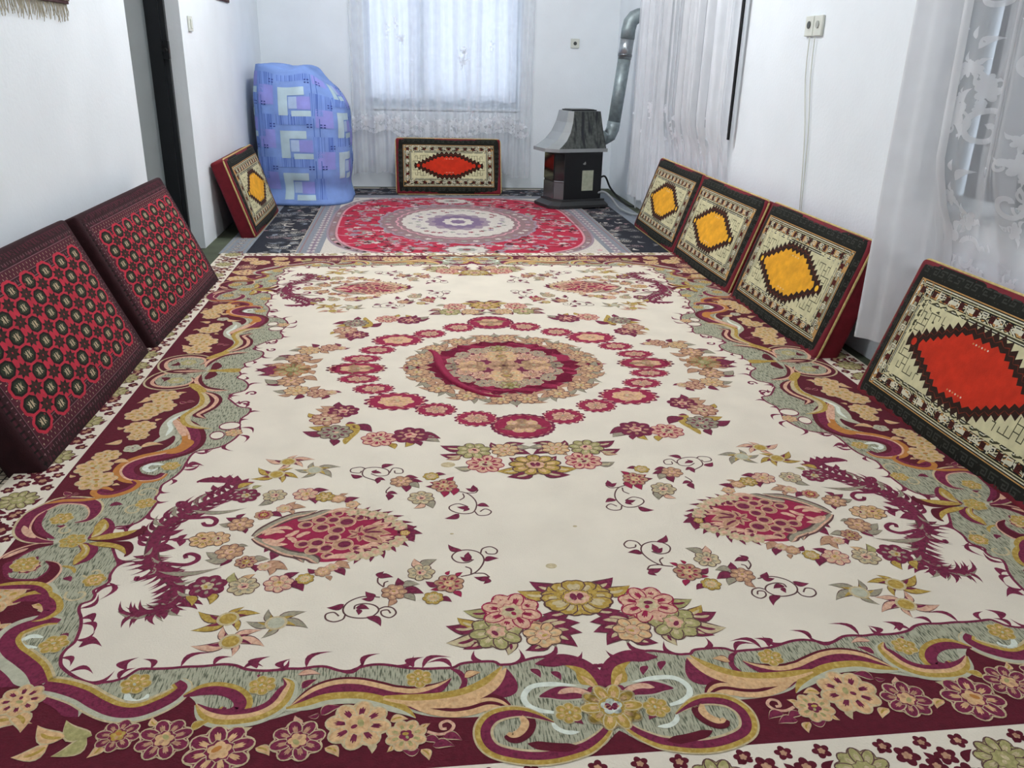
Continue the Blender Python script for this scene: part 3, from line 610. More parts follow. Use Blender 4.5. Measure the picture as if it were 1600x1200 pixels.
for x, y in FR:
    cx, cy = Q_(x, y); c0 = Q_(900, 605); d = Vector((cx-c0[0], cy-c0[1])).normalized()
    q.leaf((cx-d.x*.03, cy-d.y*.03), (cx+d.x*.03+.01, cy+d.y*.03), .016, 'PL', 7, .1, 'DK'); q.leaf((cx-.07, cy), (cx+.02, cy+d.y*.01), .014, 'PK', 7.5, .1); q.lobed('LG', (cx, cy), .020, 5, .3, x, 9); q.lobed('PK', (cx, cy), .010, 5, .3, x, 9.5)
for a, b in (((1260, 600), (1350, 540)), ((1270, 600), (1405, 598)), ((1260, 605), (1350, 655)), ((1240, 600), (1320, 575)), ((1240, 605), (1320, 630))): q.leaf(Q_(*a), Q_(*b), .018, 'PL', 8, .08, 'DK')
ros(Q_, 1265, 600, 42, ('PL', 'GO', 'TA', 'GO', 'PK'), 10, 5)
# chains of small flowers round the pendant
F1 = ('DK', 'TA', 'PK', 'LG', 'PL'); F2 = ('DK', 'TP', 'TA', 'PK', 'GO'); F3 = ('DK', 'LG', 'GY', 'PK', 'PL'); F4 = ('PL', 'PK', 'LG', 'TA', 'GO'); F5 = ('DK', 'GO', 'LG', 'TA', 'GN'); F6 = ('PL', 'PL', 'GY', 'LG', 'GO'); F7 = ('PL', 'BU', 'PK', 'TP', 'BU')
for k, x, y, r, st in ((P_, 600, 605, 120, ('DK', 'TA', 'GO', 'TA', 'PL')), (P_, 700, 600, 105, F1), (P_, 885, 485, 105, F2), (P_, 800, 700, 115, F2), (P_, 1065, 412, 75, ('DK', 'TP', 'BU', 'GO', 'PK')), (P_, 925, 780, 90, ('DK', 'TP', 'PL', 'GO', 'LG')), (P_, 1225, 362, 65, F4), (P_, 1070, 815, 60, F4), (P_, 925, 262, 110, F6), (P_, 1150, 260, 95, F3),
                    (P_, 1390, 250, 100, F4), (P_, 625, 970, 150, F6), (P_, 905, 970, 125, F3), (P_, 1180, 950, 120, F4), (P_, 1385, 912, 75, F5), (P_, 1540, 270, 80, F5), (Q_, 745, 335, 65, F2), (Q_, 855, 378, 55, F1), (Q_, 625, 905, 70, F2), (Q_, 700, 870, 55, F4)):
    ros(k, x, y, r, st, 9, 7)
for k, a, b, c in ((P_, (800, 480), (710, 490), 'GY'), (P_, (850, 440), (765, 440), 'PL'), (P_, (880, 430), (920, 400), 'PL'), (P_, (900, 530), (930, 555), 'PL'), (P_, (720, 720), (605, 712), 'GY'), (P_, (740, 750), (605, 775), 'GY'), (P_, (760, 760), (735, 815), 'PL'), (P_, (880, 660), (945, 650), 'GY'), (P_, (1000, 770), (1110, 750), 'GY'),
                  (P_, (980, 820), (1010, 855), 'PL'), (P_, (1130, 410), (1215, 420), 'PL'), (P_, (1290, 360), (1395, 345), 'TP'), (P_, (1280, 345), (1305, 305), 'TP'), (P_, (1270, 385), (1300, 405), 'TP'), (P_, (1130, 820), (1260, 830), 'TP'), (P_, (1120, 800), (1195, 765), 'TP'), (P_, (1110, 840), (1120, 885), 'TP'), (P_, (1090, 300), (1030, 345), 'GY'),
                  (P_, (900, 190), (980, 160), 'GO'), (P_, (1000, 200), (1050, 180), 'GN'), (P_, (480, 1070), (520, 1120), 'GO'), (P_, (640, 1050), (660, 1110), 'GO'), (P_, (840, 920), (820, 865), 'GN'), (P_, (930, 920), (990, 870), 'TA'), (P_, (1260, 900), (1335, 855), 'PL'), (P_, (1290, 960), (1385, 1000), 'PL'), (P_, (1480, 230), (1570, 210), 'PL'), (P_, (1430, 280), (1480, 320), 'PL'),
                  (Q_, (780, 310), (820, 290), 'TP'), (Q_, (830, 350), (905, 320), 'PL'), (Q_, (870, 390), (925, 372), 'TP'), (Q_, (660, 950), (690, 975), 'TP'), (Q_, (560, 900), (500, 885), 'PL'), (Q_, (750, 850), (830, 825), 'TP'), (Q_, (760, 860), (845, 875), 'TP'), (Q_, (740, 900), (805, 930), 'PL')):
    q.leaf(k(*a), k(*b), .021, c, 8, .12, 'DK')

# ---- star flowers
def star(k, c, tips, cols, w=.024):
    o, f_, s_, core, ring = cols; cc = k(*c)
    for t in tips:
        tp = k(*t); d = math.hypot(tp[0]-cc[0], tp[1]-cc[1]); q.leaf(cc, tp, d*.26, f_, 6, .10, o); mid = (cc[0]+(tp[0]-cc[0])*.62, cc[1]+(tp[1]-cc[1])*.62); q.leaf(cc, mid, d*.10, s_, 8, .08)
    r_ = .024; q.ell(ring, cc, r_, r_, 0, 9); q.ell(core, cc, r_*.75, r_*.75, 0, 9.5)
SA = ('DK', 'GO', 'PL', 'GO', 'LG'); SB = ('DK', 'GY', 'GO', 'SS', 'LG'); SCx = ('DK', 'PK', 'PL', 'GO', 'LG')
star(W_, (490, 330), ((130, 265), (660, 185), (855, 250), (620, 465), (75, 485)), SA)
star(W_, (1035, 378), ((925, 225), (1365, 230), (1412, 418), (885, 562), (682, 378)), SB)
star(W_, (520, 590), ((410, 425), (862, 442), (918, 625), (558, 757), (62, 668)), SCx)
star(U_, (355, 1045), ((170, 1030), (420, 990), (565, 1020), (480, 1082), (280, 1112)), SCx)
star(U_, (265, 1145), ((108, 1098), (390, 1090), (442, 1168), (320, 1208), (65, 1188)), SA)
star(U_, (560, 1110), ((540, 1048), (762, 1077), (706, 1163), (463, 1178), (398, 1110)), SB)
# ---- sprays with tendrils
def cl(k, *pts): q.line('DK', X(k, *pts), .0028, 5.5, n=5)
cl(R_, (470, 505), (340, 500), (230, 540), (182, 600), (210, 650), (300, 670), (400, 660), (460, 610), (430, 570), (350, 555), (280, 570), (270, 600))
cl(R_, (200, 640), (180, 680), (110, 700), (50, 680), (50, 640), (110, 625), (150, 655)); cl(R_, (460, 600), (510, 580), (570, 590), (595, 630), (550, 665), (490, 650), (480, 615), (530, 605), (552, 632))
cl(R_, (500, 425), (455, 390), (455, 350)); cl(R_, (500, 420), (505, 390), (535, 378)); cl(R_, (1100, 340), (1200, 315), (1260, 260), (1280, 200), (1240, 150), (1150, 130), (1070, 145), (1030, 185), (1070, 225), (1150, 230), (1200, 205))
cl(R_, (1255, 155), (1270, 120), (1330, 105), (1382, 130), (1370, 160), (1310, 160), (1292, 140)); cl(R_, (1190, 315), (1280, 315), (1325, 345)); cl(R_, (1180, 320), (1178, 280), (1135, 262))
for a, b in (((190, 560), (58, 597)), ((365, 660), (490, 727)), ((440, 495), (350, 465)), ((430, 500), (325, 525)), ((290, 600), (310, 645)), ((280, 590), (390, 592)), ((1110, 138), (992, 95)), ((1285, 218), (1390, 190)), ((1325, 345), (1200, 350)), ((1310, 350), (1285, 400)), ((1190, 205), (1090, 190)), ((1180, 200), (1150, 148)), ((455, 350), (575, 340)), ((460, 350), (495, 300))):
    q.leaf(R_(*a), R_(*b), .014, 'PL', 6, .12, 'DK')
for x, y, r, st in ((580, 465, 105, F2), (790, 310, 110, F3), (1010, 395, 120, ('DK', 'TP', 'BU', 'TA', 'LG')), (885, 510, 85, F5)): ros(R_, x, y, r, st, 9, 7)
for a, b, c in (((650, 400), (600, 355), 'PL'), ((680, 410), (780, 395), 'GY'), ((690, 460), (815, 465), 'PL'), ((680, 500), (755, 530), 'GY'), ((560, 530), (540, 580), 'TP'), ((780, 250), (725, 205), 'PK'), ((830, 250), (905, 200), 'GY'), ((900, 400), (820, 385), 'PL'), ((920, 430), (865, 450), 'BU'), ((1080, 330), (1110, 305), 'BU'), ((1000, 320), (1010, 295), 'BU'), ((1060, 470), (1110, 500), 'BU'), ((960, 520), (1035, 535), 'PL')):
    q.leaf(R_(*a), R_(*b), .024, c, 8, .1, 'DK')
cl(S_, (240, 392), (150, 362), (133, 330), (160, 295), (250, 287), (330, 308), (332, 345), (260, 356), (200, 337)); cl(S_, (160, 300), (120, 286), (50, 298), (45, 325), (110, 332), (125, 315)); cl(S_, (345, 330), (375, 292), (440, 300), (445, 330), (390, 332), (385, 312))
cl(S_, (350, 440), (320, 470), (320, 490)); cl(S_, (860, 470), (950, 490), (1010, 540), (1022, 590), (990, 640), (900, 647), (820, 620), (815, 590), (880, 570), (950, 590)); cl(S_, (1010, 630), (1040, 660), (1110, 657), (1137, 630), (1090, 610), (1050, 632)); cl(S_, (930, 485), (1010, 485), (1035, 460)); cl(S_, (915, 490), (925, 520), (890, 543))
for a, b in (((135, 362), (38, 346)), ((285, 292), (377, 260)), ((230, 380), (315, 385)), ((235, 380), (255, 415)), ((210, 330), (285, 330)), ((225, 335), (240, 305)), ((320, 490), (410, 492)), ((325, 495), (345, 545)), ((1025, 582), (1125, 590)), ((885, 648), (780, 692)), ((1035, 460), (935, 455)), ((1030, 460), (990, 425)), ((960, 592), (870, 600)), ((945, 595), (925, 632))):
    q.leaf(S_(*a), S_(*b), .016, 'PL', 6, .12, 'DK')
for x, y, r, st in ((435, 398, 90, F2), (590, 525, 105, F3), (770, 430, 105, ('DK', 'TP', 'BU', 'TA', 'LG')), (668, 357, 65, F5)): ros(S_, x, y, r, st, 9, 7)
for a, b, c in (((490, 370), (570, 365), 'PL'), ((520, 400), (605, 395), 'PL'), ((510, 420), (585, 445), 'GY'), ((460, 440), (485, 480), 'PL'), ((590, 580), (540, 612), 'PK'), ((630, 560), (695, 605), 'GY'), ((690, 430), (625, 440), 'PL'), ((820, 390), (840, 358), 'BU'), ((830, 460), (855, 505), 'BU'), ((760, 480), (780, 520), 'BU'), ((720, 345), (785, 338), 'PL'), ((700, 405), (655, 405), 'BU')):
    q.leaf(S_(*a), S_(*b), .026, c, 8, .1, 'DK')
# ---- bouquet on the long axis near the short side
BG = ('DK', 'GO', 'LG', 'PK', 'PL'); BPk = ('BU', 'PK', 'BU', 'LG', 'PL'); BO = ('DK', 'GN', 'LG', 'PK', 'PL'); BT = ('DK', 'TA', 'LG', 'PK', 'GO')
c = T_(1225, 235); q.rosette((0, c[1]), rad(T_, 1225, 235, 325), BG, 9, 9, .3, .8)
for x, y, r, st, n_ in ((680, 360, 270, BPk, 8), (545, 545, 245, BO, 8), (960, 570, 180, BT, 7)): ros(T_, x, y, r, st, 10 if x > 600 else 9.5, n_)
for a, b, c, w_ in (((1050, 140), (830, 105), 'PL', .035), ((930, 200), (730, 190), 'GO', .03), ((430, 360), (250, 370), 'GN', .03), ((340, 470), (185, 430), 'GO', .03), ((290, 500), (95, 510), 'PL', .028), ((300, 600), (105, 665), 'LG', .034), ((380, 620), (265, 715), 'PL', .034), ((640, 650), (670, 757), 'LG', .036), ((940, 640), (820, 725), 'PL', .032),
                    ((1120, 360), (960, 400), 'PL', .03), ((1100, 370), (1140, 412), 'TP', .03), ((960, 470), (820, 450), 'TP', .035), ((1000, 480), (1185, 425), 'PL', .036), ((1050, 510), (1275, 440), 'PL', .034), ((1060, 560), (1305, 530), 'PL', .036), ((1050, 600), (1280, 660), 'PL', .036), ((1000, 620), (1090, 675), 'GY', .03)):
    q.leaf(T_(*a), T_(*b), w_, c, 7.5, .1, 'DK', 'LG' if c in ('PL', 'GO') else 'PL')
# ---- bouquet between the centre and the sprays
c = S_(1490, 265); q.rosette((0, c[1]), rad(S_, 1490, 265, 205), ('DK', 'GO', 'TA', 'PK', 'PL'), 9, 9, .2, .85)
for x, y, r, st in ((1000, 155, 140, BO), (1090, 258, 150, BPk), (1245, 148, 115, BT)): ros(S_, x, y, r, st, 9, 8)
for a, b, c in (((880, 130), (735, 122), 'PL'), ((860, 190), (735, 190), 'PL'), ((860, 205), (790, 230), 'TP'), ((950, 290), (845, 290), 'GY'), ((1180, 120), (1125, 90), 'PL'), ((1290, 120), (1390, 88), 'PL'), ((1310, 145), (1455, 120), 'GY'), ((1310, 165), (1450, 175), 'PL'), ((1200, 180), (1190, 210), 'TP'), ((1360, 230), (1270, 212), 'PL'), ((1310, 300), (1180, 322), 'GO'), ((1400, 330), (1270, 370), 'PL')):
    q.leaf(S_(*a), S_(*b), .03, c, 7.5, .1, 'DK', 'LG')
# ---- diagonal clusters
BPl = ('PL', 'PL', 'TP', 'PK', 'BU'); BGy = ('DK', 'GY', 'PL', 'GY', 'PK')
for x, y, r, st in ((785, 640, 125, BPl), (650, 705, 130, ('PL', 'TP', 'PK', 'LG', 'PL')), (720, 810, 140, BGy), (1060, 862, 140, BPk), (1310, 832, 150, BPl)): ros(U_, x, y, r, st, 9, 8)
q.blob('GO', X(U_, (800, 745), (900, 750), (910, 800), (850, 860), (800, 905), (780, 870), (840, 810)), 8.5)
for a, b, c in (((700, 630), (560, 630), 'TP'), ((690, 610), (600, 605), 'TP'), ((760, 600), (740, 568), 'PL'), ((560, 680), (505, 660), 'GO'), ((640, 770), (510, 775), 'GO'), ((600, 815), (460, 812), 'PL'), ((700, 880), (720, 918), 'PL'), ((900, 770), (1020, 800), 'PL'), ((830, 740), (885, 735), 'PL'), ((1400, 840), (1550, 850), 'PL'), ((1420, 860), (1545, 880), 'GY'), ((1290, 890), (1275, 928), 'GO'), ((1360, 890), (1395, 915), 'PL'), ((1150, 910), (1195, 940), 'GO')):
    q.leaf(U_(*a), U_(*b), .03, c, 7.5, .1, 'DK')
# ---- side bouquets on the cross axis
c = U_(385, 312); q.rosette((c[0], 0), rad(U_, 385, 312, 145), ('OR', 'TP', 'GN', 'GN', 'LG'), 9.5, 12, 0, 1.1)
for x, y, r, st in ((375, 405, 115, ('DK', 'TP', 'TA', 'PK', 'GO')), (420, 478, 105, ('DK', 'TA', 'LG', 'TA', 'GO')), (590, 500, 95, ('PL', 'TP', 'PK', 'TP', 'PL')), (690, 492, 50, F4)): ros(U_, x, y, r, st, 9, 8)
for a, b, c in (((250, 315), (95, 315), 'PL'), ((250, 330), (120, 365), 'PL'), ((270, 345), (150, 350), 'TP'), ((270, 410), (160, 395), 'GY'), ((270, 420), (180, 438), 'PL'), ((330, 480), (230, 485), 'GY'), ((350, 510), (270, 520), 'TP'), ((440, 520), (405, 550), 'PL'), ((490, 380), (590, 395), 'TP'), ((520, 330), (560, 350), 'TP'), ((640, 520), (620, 548), 'PL'), ((720, 490), (775, 490), 'PL'), ((560, 470), (600, 440), 'TP')):
    q.leaf(U_(*a), U_(*b), .03, c, 7.5, .1, 'DK')

# ---- ring of frilled lobes and the centre
def lobe(c, rx, ry, st, rot):
    a = ry/rx
    q.lobed('PL', c, rx*1.06, 15, .17, 0, 6, a, 0, m=4); q.lobed('PK', c, rx*.95, 17, .10, .1, 6.5, a, 0, m=4); q.lobed('BU', c, rx*.92, 17, .10, .2, 7, a, 0, m=4)
    r = min(rx, ry); d = Vector((math.cos(rot), math.sin(rot))); n_ = Vector((-d.y, d.x)); cv = Vector(c)
    for s_ in (1, -1): q.leaf(cv, cv+n_*s_*r*.8-d*r*.25, r*.2, 'TP', 8, .1*s_, 'PK'); q.leaf(cv, cv+n_*s_*r*.4+d*r*.6, r*.16, 'TA', 8, .1*s_, 'PK')
    q.rosette(c, rx*.58, st, 9, 7, rot, a)
LS = ('PK', 'TA', 'PK', 'TP', 'LG'); LS2 = ('PL', 'PK', 'TP', 'TP', 'GY')
RL = .578
lobe((0, -RL), .105, .098, LS, math.pi/2); lobe((-RL, 0), .115, .068, LS, 0)
for k, x, y, r, ry_, st in ((V_, 830, 930, .074, .066, LS2), (V_, 410, 835, .072, .060, LS2), (U_, 1195, 560, .110, .082, LS), (U_, 1020, 462, .076, .052, LS2), (U_, 905, 385, .080, .046, LS2)):
    c = k(x, y); lobe(c, r, ry_, st, math.atan2(-c[1], -c[0]))
q.ell('BU', (0, 0), .30, .315, 0, 6, 48)
for a in (math.pi, 1.5*math.pi): d = Vector((math.cos(a), math.sin(a))); n_ = Vector((-d.y, d.x)); q.poly('BU', [tuple(d*.26+n_*.05), tuple(d*.42), tuple(d*.26-n_*.05)], 6.2)
for i, (x, y, r) in enumerate(((185, 445, 1.0), (235, 525, .75), (415, 620, 1.0), (720, 700, 1.0), (1085, 772, 1.0))):
    c = V_(x, y); th = math.atan2(c[1], c[0]); rr = .345; c = (rr*math.cos(th), rr*math.sin(th)); d = Vector((math.cos(th), math.sin(th))); n_ = Vector((-d.y, d.x)); cv = Vector(c)
    q.leaf(cv, cv-d*.06+n_*.075, .024, 'TP', 7, .1, 'PK'); q.leaf(cv, cv+d*.055+n_*.06, .02, 'GY', 7, .1, 'DK'); q.leaf(cv, cv-n_*.09+d*.01, .026, 'GY', 7, .1, 'DK'); q.leaf(cv, cv+n_*.09, .026, 'TP', 7, .1, 'DK'); q.leaf(cv, cv-n_*.06+d*.055, .022, 'TP', 7, .1, 'DK'); q.leaf(cv, cv-d*.07+n_*.02, .02, 'GY', 7, .1, 'DK'); q.leaf(cv, cv-d*.06-n_*.05, .02, 'TP', 7, .1, 'PK')
    q.rosette(c, .050*r, ('DK', 'TP', 'TA', 'LG', 'GO'), 9, 8, th, .85, th)
for k in range(14):
    th = math.pi+k/13*math.pi/2; c = (.205*math.cos(th), .205*math.sin(th))
    if k % 3 == 0: q.rosette(c, .036, ('PK', 'GY', 'TP', 'GY', 'PL'), 8, 7, th)
    q.leaf((c[0]*.8, c[1]*.8), (c[0]*1.13, c[1]*1.13), .022, 'PL' if k % 2 else 'GY', 7, .1, 'PK')
q.lobed('TP', (0, 0), .175, 16, .12, 0, 8, m=4)
for x, y, r, st in ((-.15, 0, .078, LS), (0, -.13, .085, ('PK', 'TA', 'LG', 'TP', 'GO')), (-.115, -.12, .052, LS2), (-.06, -.215, .045, ('PK', 'GY', 'TP', 'LG', 'PL')), (0, -.245, .05, ('PL', 'GN', 'LG', 'GO', 'GN')), (-.19, -.07, .045, LS2), (0, 0, .055, ('PK', 'TP', 'TA', 'TA', 'PL'))):
    q.rosette((x*.84, y*.84), r*.84, st, 9.5+(r*10), 8, 0)
q.lobed('PL', (-.075, -.045), .03, 5, .3, 0, 9.4)

rug = Pat()
for fx in (1, -1):
    for fy in (1, -1): rug.add(q.mirrored(fx, fy))
rug.rect('CR', -OX, OX, -OY, OYF, 0)
x_ = -OX+.07
while x_ < OX-.1: guard((x_, -(RY+OY)/2), (1, 0), 1.0, rug); x_ += .262
x_ = -OX+.07
while x_ < OX-.1: guard((x_, (RY+OYF)/2), (1, 0), .5, rug); x_ += .2
# faint spots of dirt on the cream field
for x, y, r in ((700, 733, .022), (861, 891, .014), (898, 829, .006), (706, 841, .005)):
    rug.ell('LG', floor_pt(x, y), r, r*.8, 0, 5, 12)
FOLD = [Vector(v) for v in cat(X(V_, (330, 215), (370, 240), (400, 300), (430, 390), (520, 500), (650, 590), (780, 645), (930, 690), (1100, 705)), 4)]
def rug_z(x, y): return .0012*math.sin(y*5.3+.4*math.sin(x*2.1))+.0008*math.sin(x*4.1+y*1.3)
def rug_L(v): return .10
RUGT = .0135
rug_o = rug.emit('area_rug', RM, lambda x, y, lv: (x, y, RUGT+rug_z(x, y)+lv*.00012), None, rug_L)
tag(rug_o, 'large cream rug with burgundy floral medallion and sage scrolled border', 'rug')
hem = MB().box(-OX-.006, OX+.006, -OY-.006, OYF+.006, 0.0035, RUGT-.005).build('backing', M('rug_backing', '#b9a98f', .95, .1, 60), rug_o)

# the crease pushed up across the medallion
rg = []; nF = len(FOLD)
for i in range(nF):
    t = (FOLD[min(i+1, nF-1)]-FOLD[max(i-1, 0)]).normalized(); nr = Vector((-t.y, t.x)); e = math.sin(math.pi*i/(nF-1))**.6
    z0 = RUGT+rug_z(FOLD[i].x, FOLD[i].y)+.0008; row = []
    for o_, h_ in ((-.006, 0), (-.005, .004), (-.002, .0085), (.003, .010), (.009, .008), (.016, .004), (.024, .001), (.03, 0)):
        P = FOLD[i]+nr*o_*(.35+.65*e); row.append((P.x, P.y, z0+h_*e+(.0012 if 0 < h_ else 0)))
    rg.append(row)
fb = MB()
Vr = [[fb.bm.verts.new(p) for p in r_] for r_ in rg]
for a, b in zip(Vr, Vr[1:]):
    for k in range(len(a)-1): fb.bm.faces.new((a[k], b[k], b[k+1], a[k+1]))
fold_o = fb.build('raised_crease', RM['BU'], rug_o, True)
Pat.LW = 1.0; Pat.BW = 1.0

# ================================================================ OTHER FLOOR COVERINGS
NAV = {'NV': M('pile_navy', '#20222b', .95, .2, 60, .4, 250), 'GR': M('pile_grey', '#8b8784', .95, .2, 60, .4, 250), 'BL': M('pile_blue_grey', '#7f858d', .95, .15, 50, .4, 250), 'RO': M('pile_rose_grey', '#94787a', .95, .2, 60, .4, 250), 'LT': M('pile_ivory', '#c9c1b4', .95, .1, 60, .4, 250)}
nv = Pat(); r2 = random.Random(11)
NX0, NX1, NY0, NY1 = -1.53, 1.50, 2.12, 4.93
nv.rect('NV', NX0, NX1, NY0, NY1, 0)
nv.rect('BL', NX0, NX0+.16, NY0, NY1, 1); nv.rect('GR', NX0+.02, NX0+.035, NY0, NY1, 2); nv.rect('GR', NX0+.125, NX0+.14, NY0, NY1, 2)
nv.rect('BL', NX1-.16, NX1, NY0, NY1, 1)
nv.rect('LT', NX0, NX1, NY1-.05, NY1, 1)
for i in range(34):
    nv.rosette((NX0+.08, NY0+.05+i*.083), .03, ('RO', 'GR', 'NV', 'LT', 'NV'), 2, 6, i)
for i in range(1100):
    x, y = r2.uniform(NX0+.2, NX1-.2), r2.uniform(NY0+.02, NY1-.03)
    if -.95 < x < .95 and y < 4.3: continue
    a = r2.random()*6.28; c_ = r2.choice(('GR', 'GR', 'BL', 'RO', 'LT'))
    if i % 2: nv.rosette((x, y), r2.uniform(.025, .05), (c_, 'NV', c_, 'GR', 'NV'), 1+(i % 7)*.3, 6, a)
    L = r2.uniform(.05, .1); nv.leaf((x, y), (x+L*math.cos(a), y+L*math.sin(a)), .014, c_, 1+(i % 7)*.3, .3)
nvo = nv.emit('floor_carpet', NAV, lambda x, y, l: (x, y, -.005+l*.00025)); tag(nvo, 'dark navy carpet with grey leaf pattern lying under the red rug', 'carpet')
MB().box(NX0-.003, NX1+.003, NY0-.003, NY1+.003, -.0118, -.0055).build('backing', M('carpet_backing', '#6d6a64', .95), nvo)

REDC = dict(RD='#a3203a', RP='#7d2f3d', GB='#7c7f86', BR='#84696a', IV='#c4bbb0', LV='#8f7d86', PU='#75607a', PN='#c08a90', DKR='#551722', GG='#8c8d82')
RDM = {k: M('red_rug_'+k, v, .95, .16, 80, .4, 250) for k, v in REDC.items()}
rr = Pat(); HX, HY = 1.07, 1.28; r3 = random.Random(5)
rr.rect('GB', -HX, HX, -HY, HY, 0); rr.rect('BR', -HX+.02, HX-.02, -HY+.02, HY-.02, 1); rr.rect('GB', -HX+.03, HX-.03, -HY+.03, HY-.03, 2); rr.rect('IV', -HX+.15, HX-.15, -HY+.15, HY-.15, 3); rr.rect('BR', -HX+.16, HX-.16, -HY+.16, HY-.16, 4)
def sup(rx, ry, n, k=64): return [(rx*abs(math.cos(t))**(2/n)*(1 if math.cos(t) > 0 else -1), ry*abs(math.sin(t))**(2/n)*(1 if math.sin(t) > 0 else -1)) for t in (2*math.pi*i/k for i in range(k))]
for sx in (1, -1):
    for sy in (1, -1): rr.poly('IV', [(sx*(HX-.16), sy*(HY-.16)), (sx*.45, sy*(HY-.16)), (sx*.62, sy*(HY-.24)), (sx*.78, sy*.82), (sx*(HX-.16), sy*.55)], 5)
rr.poly('LV', sup(.945, HY-.10, 3.4), 6); rr.poly('BR', sup(.93, HY-.115, 3.4), 6.5); rr.poly('PN', sup(.885, HY-.15, 3.4), 7); rr.poly('RD', sup(.87, HY-.165, 3.4), 8)
for i in range(720):
    x, y = r3.uniform(-.85, .85), r3.uniform(-1.1, 1.1)
    if (abs(x)/.84)**3.4+(abs(y)/1.08)**3.4 > 1: continue
    a = r3.random()*6.28; c_ = r3.choice(('PN', 'GG', 'LV', 'IV', 'RP', 'DKR')); lv = 9+(i % 9)*.2
    rr.lobed(c_, (x, y), r3.uniform(.015, .038), 5, .4, a, lv, m=4)
    L = r3.uniform(.05, .13); rr.leaf((x, y), (x+L*math.cos(a), y+L*math.sin(a)), .010, r3.choice(('GG', 'PN', 'DKR', 'LV')), lv, .4)
for i in range(160):   # border and corners
    t = r3.random()*2*math.pi; n_ = 3.4; x = .91*abs(math.cos(t))**(2/n_)*(1 if math.cos(t) > 0 else -1); y = (HY-.13)*abs(math.sin(t))**(2/n_)*(1 if math.sin(t) > 0 else -1)
    rr.lobed(r3.choice(('PN', 'IV', 'LV')), (x, y), .016, 5, .4, t, 7.3, m=3)
for i in range(120):
    x, y = r3.uniform(-.9, .9), r3.uniform(-1.1, 1.1)
    if (abs(x)/.96)**3.4+(abs(y)/1.18)**3.4 < 1.0: continue
    rr.lobed(r3.choice(('RP', 'LV', 'GG', 'PN')), (x, y), .022, 5, .4, i, 5.5, m=4)
k_ = 0
while k_ < 60:
    y = -HY+.02+k_*.043; k_ += 1
    for sx in (1, -1): rr.lobed('IV' if k_ % 2 else 'LV', (sx*(HX-.09), y), .03, 6, .4, k_, 2.5, m=4); rr.lobed('PU', (sx*(HX-.09), y), .012, 5, .3, k_, 2.8, m=3)
for n_, (rx, ry, c_) in enumerate(((.60, .80, 'LV'), (.58, .775, 'BR'), (.47, .64, 'PN'), (.455, .62, 'BR'), (.425, .585, 'IV'))): rr.lobed(c_, (0, 0), rx, 28, .035, 0, 12+n_, ry/rx, m=4)
for k in range(40):
    a = 2*math.pi*k/40; rr.lobed(r3.choice(('PN', 'IV', 'GG', 'LV')), (.525*math.cos(a), .71*math.sin(a)), .026, 5, .4, a, 13.5, m=4)
for k in range(46):
    a = 2*math.pi*k/46*1.0; rr.lobed(r3.choice(('GG', 'LV', 'PU', 'RP')), (.33*math.cos(a)*r3.uniform(.85, 1.12), .46*math.sin(a)*r3.uniform(.85, 1.12)), .024, 5, .4, a, 17, m=4)
rr.lobed('LV', (0, 0), .25, 14, .15, 0, 18, 1.35, m=5); rr.lobed('PU', (0, 0), .20, 12, .2, 0, 19, 1.35, m=5); rr.lobed('IV', (0, 0), .12, 10, .2, 0, 20, 1.35, m=5); rr.lobed('PU', (0, 0), .06, 8, .2, 0, 21, 1.35, m=5)
for sy in (1, -1):
    rr.lobed('BR', (0, sy*.97), .16, 10, .2, 0, 12, .85, m=5); rr.lobed('IV', (0, sy*.97), .14, 10, .2, 0, 13, .85, m=5); rr.lobed('GG', (0, sy*.97), .07, 8, .25, 0, 14, .8, m=4); rr.lobed('RP', (0, sy*.97), .03, 8, .25, 0, 15, .8, m=4)
    for sx in (1, -1): rr.lobed('GG', (sx*.3, sy*.93), .07, 8, .25, 0, 12, .6, m=4); rr.lobed('PN', (sx*.3, sy*.93), .04, 8, .25, 0, 13, .6, m=4)
RCY = 3.17
rro = rr.emit('oval_medallion_rug', RDM, lambda x, y, l: (x, RCY+y, .0002+l*.0001)); tag(rro, 'red rug with ivory oval medallion spread beyond the large rug', 'rug')
MB().box(-HX-.004, HX+.004, RCY-HY-.004, RCY+HY+.004, -.0034, -.0003).build('backing', M('rug_backing', '#b9a98f', .95), rro)
# fringe along the far end of the large rug is hidden; woven lattice mat beside it
lm = Pat(); lm.rect('LT', -1.74, -1.44, -3.3, .2, 0)
LMM = {'LT': M('mat_cream', '#b9ad98', .95, .1, 40), 'NV': M('mat_line_dark', '#2a221c', .95, .1, 40)}
y = -3.28
while y < .18: lm.rect('NV', -1.738, -1.45, y, y+.005, 1); y += .027
x = -1.735
while x < -1.45: lm.rect('NV', x, x+.005, -3.29, .19, 1.5); x += .026
lmo = lm.emit('lattice_mat', LMM, lambda x, y, l: (x, y, -.001+l*.0002)); tag(lmo, 'thin cream mat with dark lattice lines under the edge of the large rug', 'mat')
MB().box(-1.742, -1.438, -3.302, .202, -.0118, -.0015).build('backing', M('carpet_backing', '#6d6a64', .95), lmo)

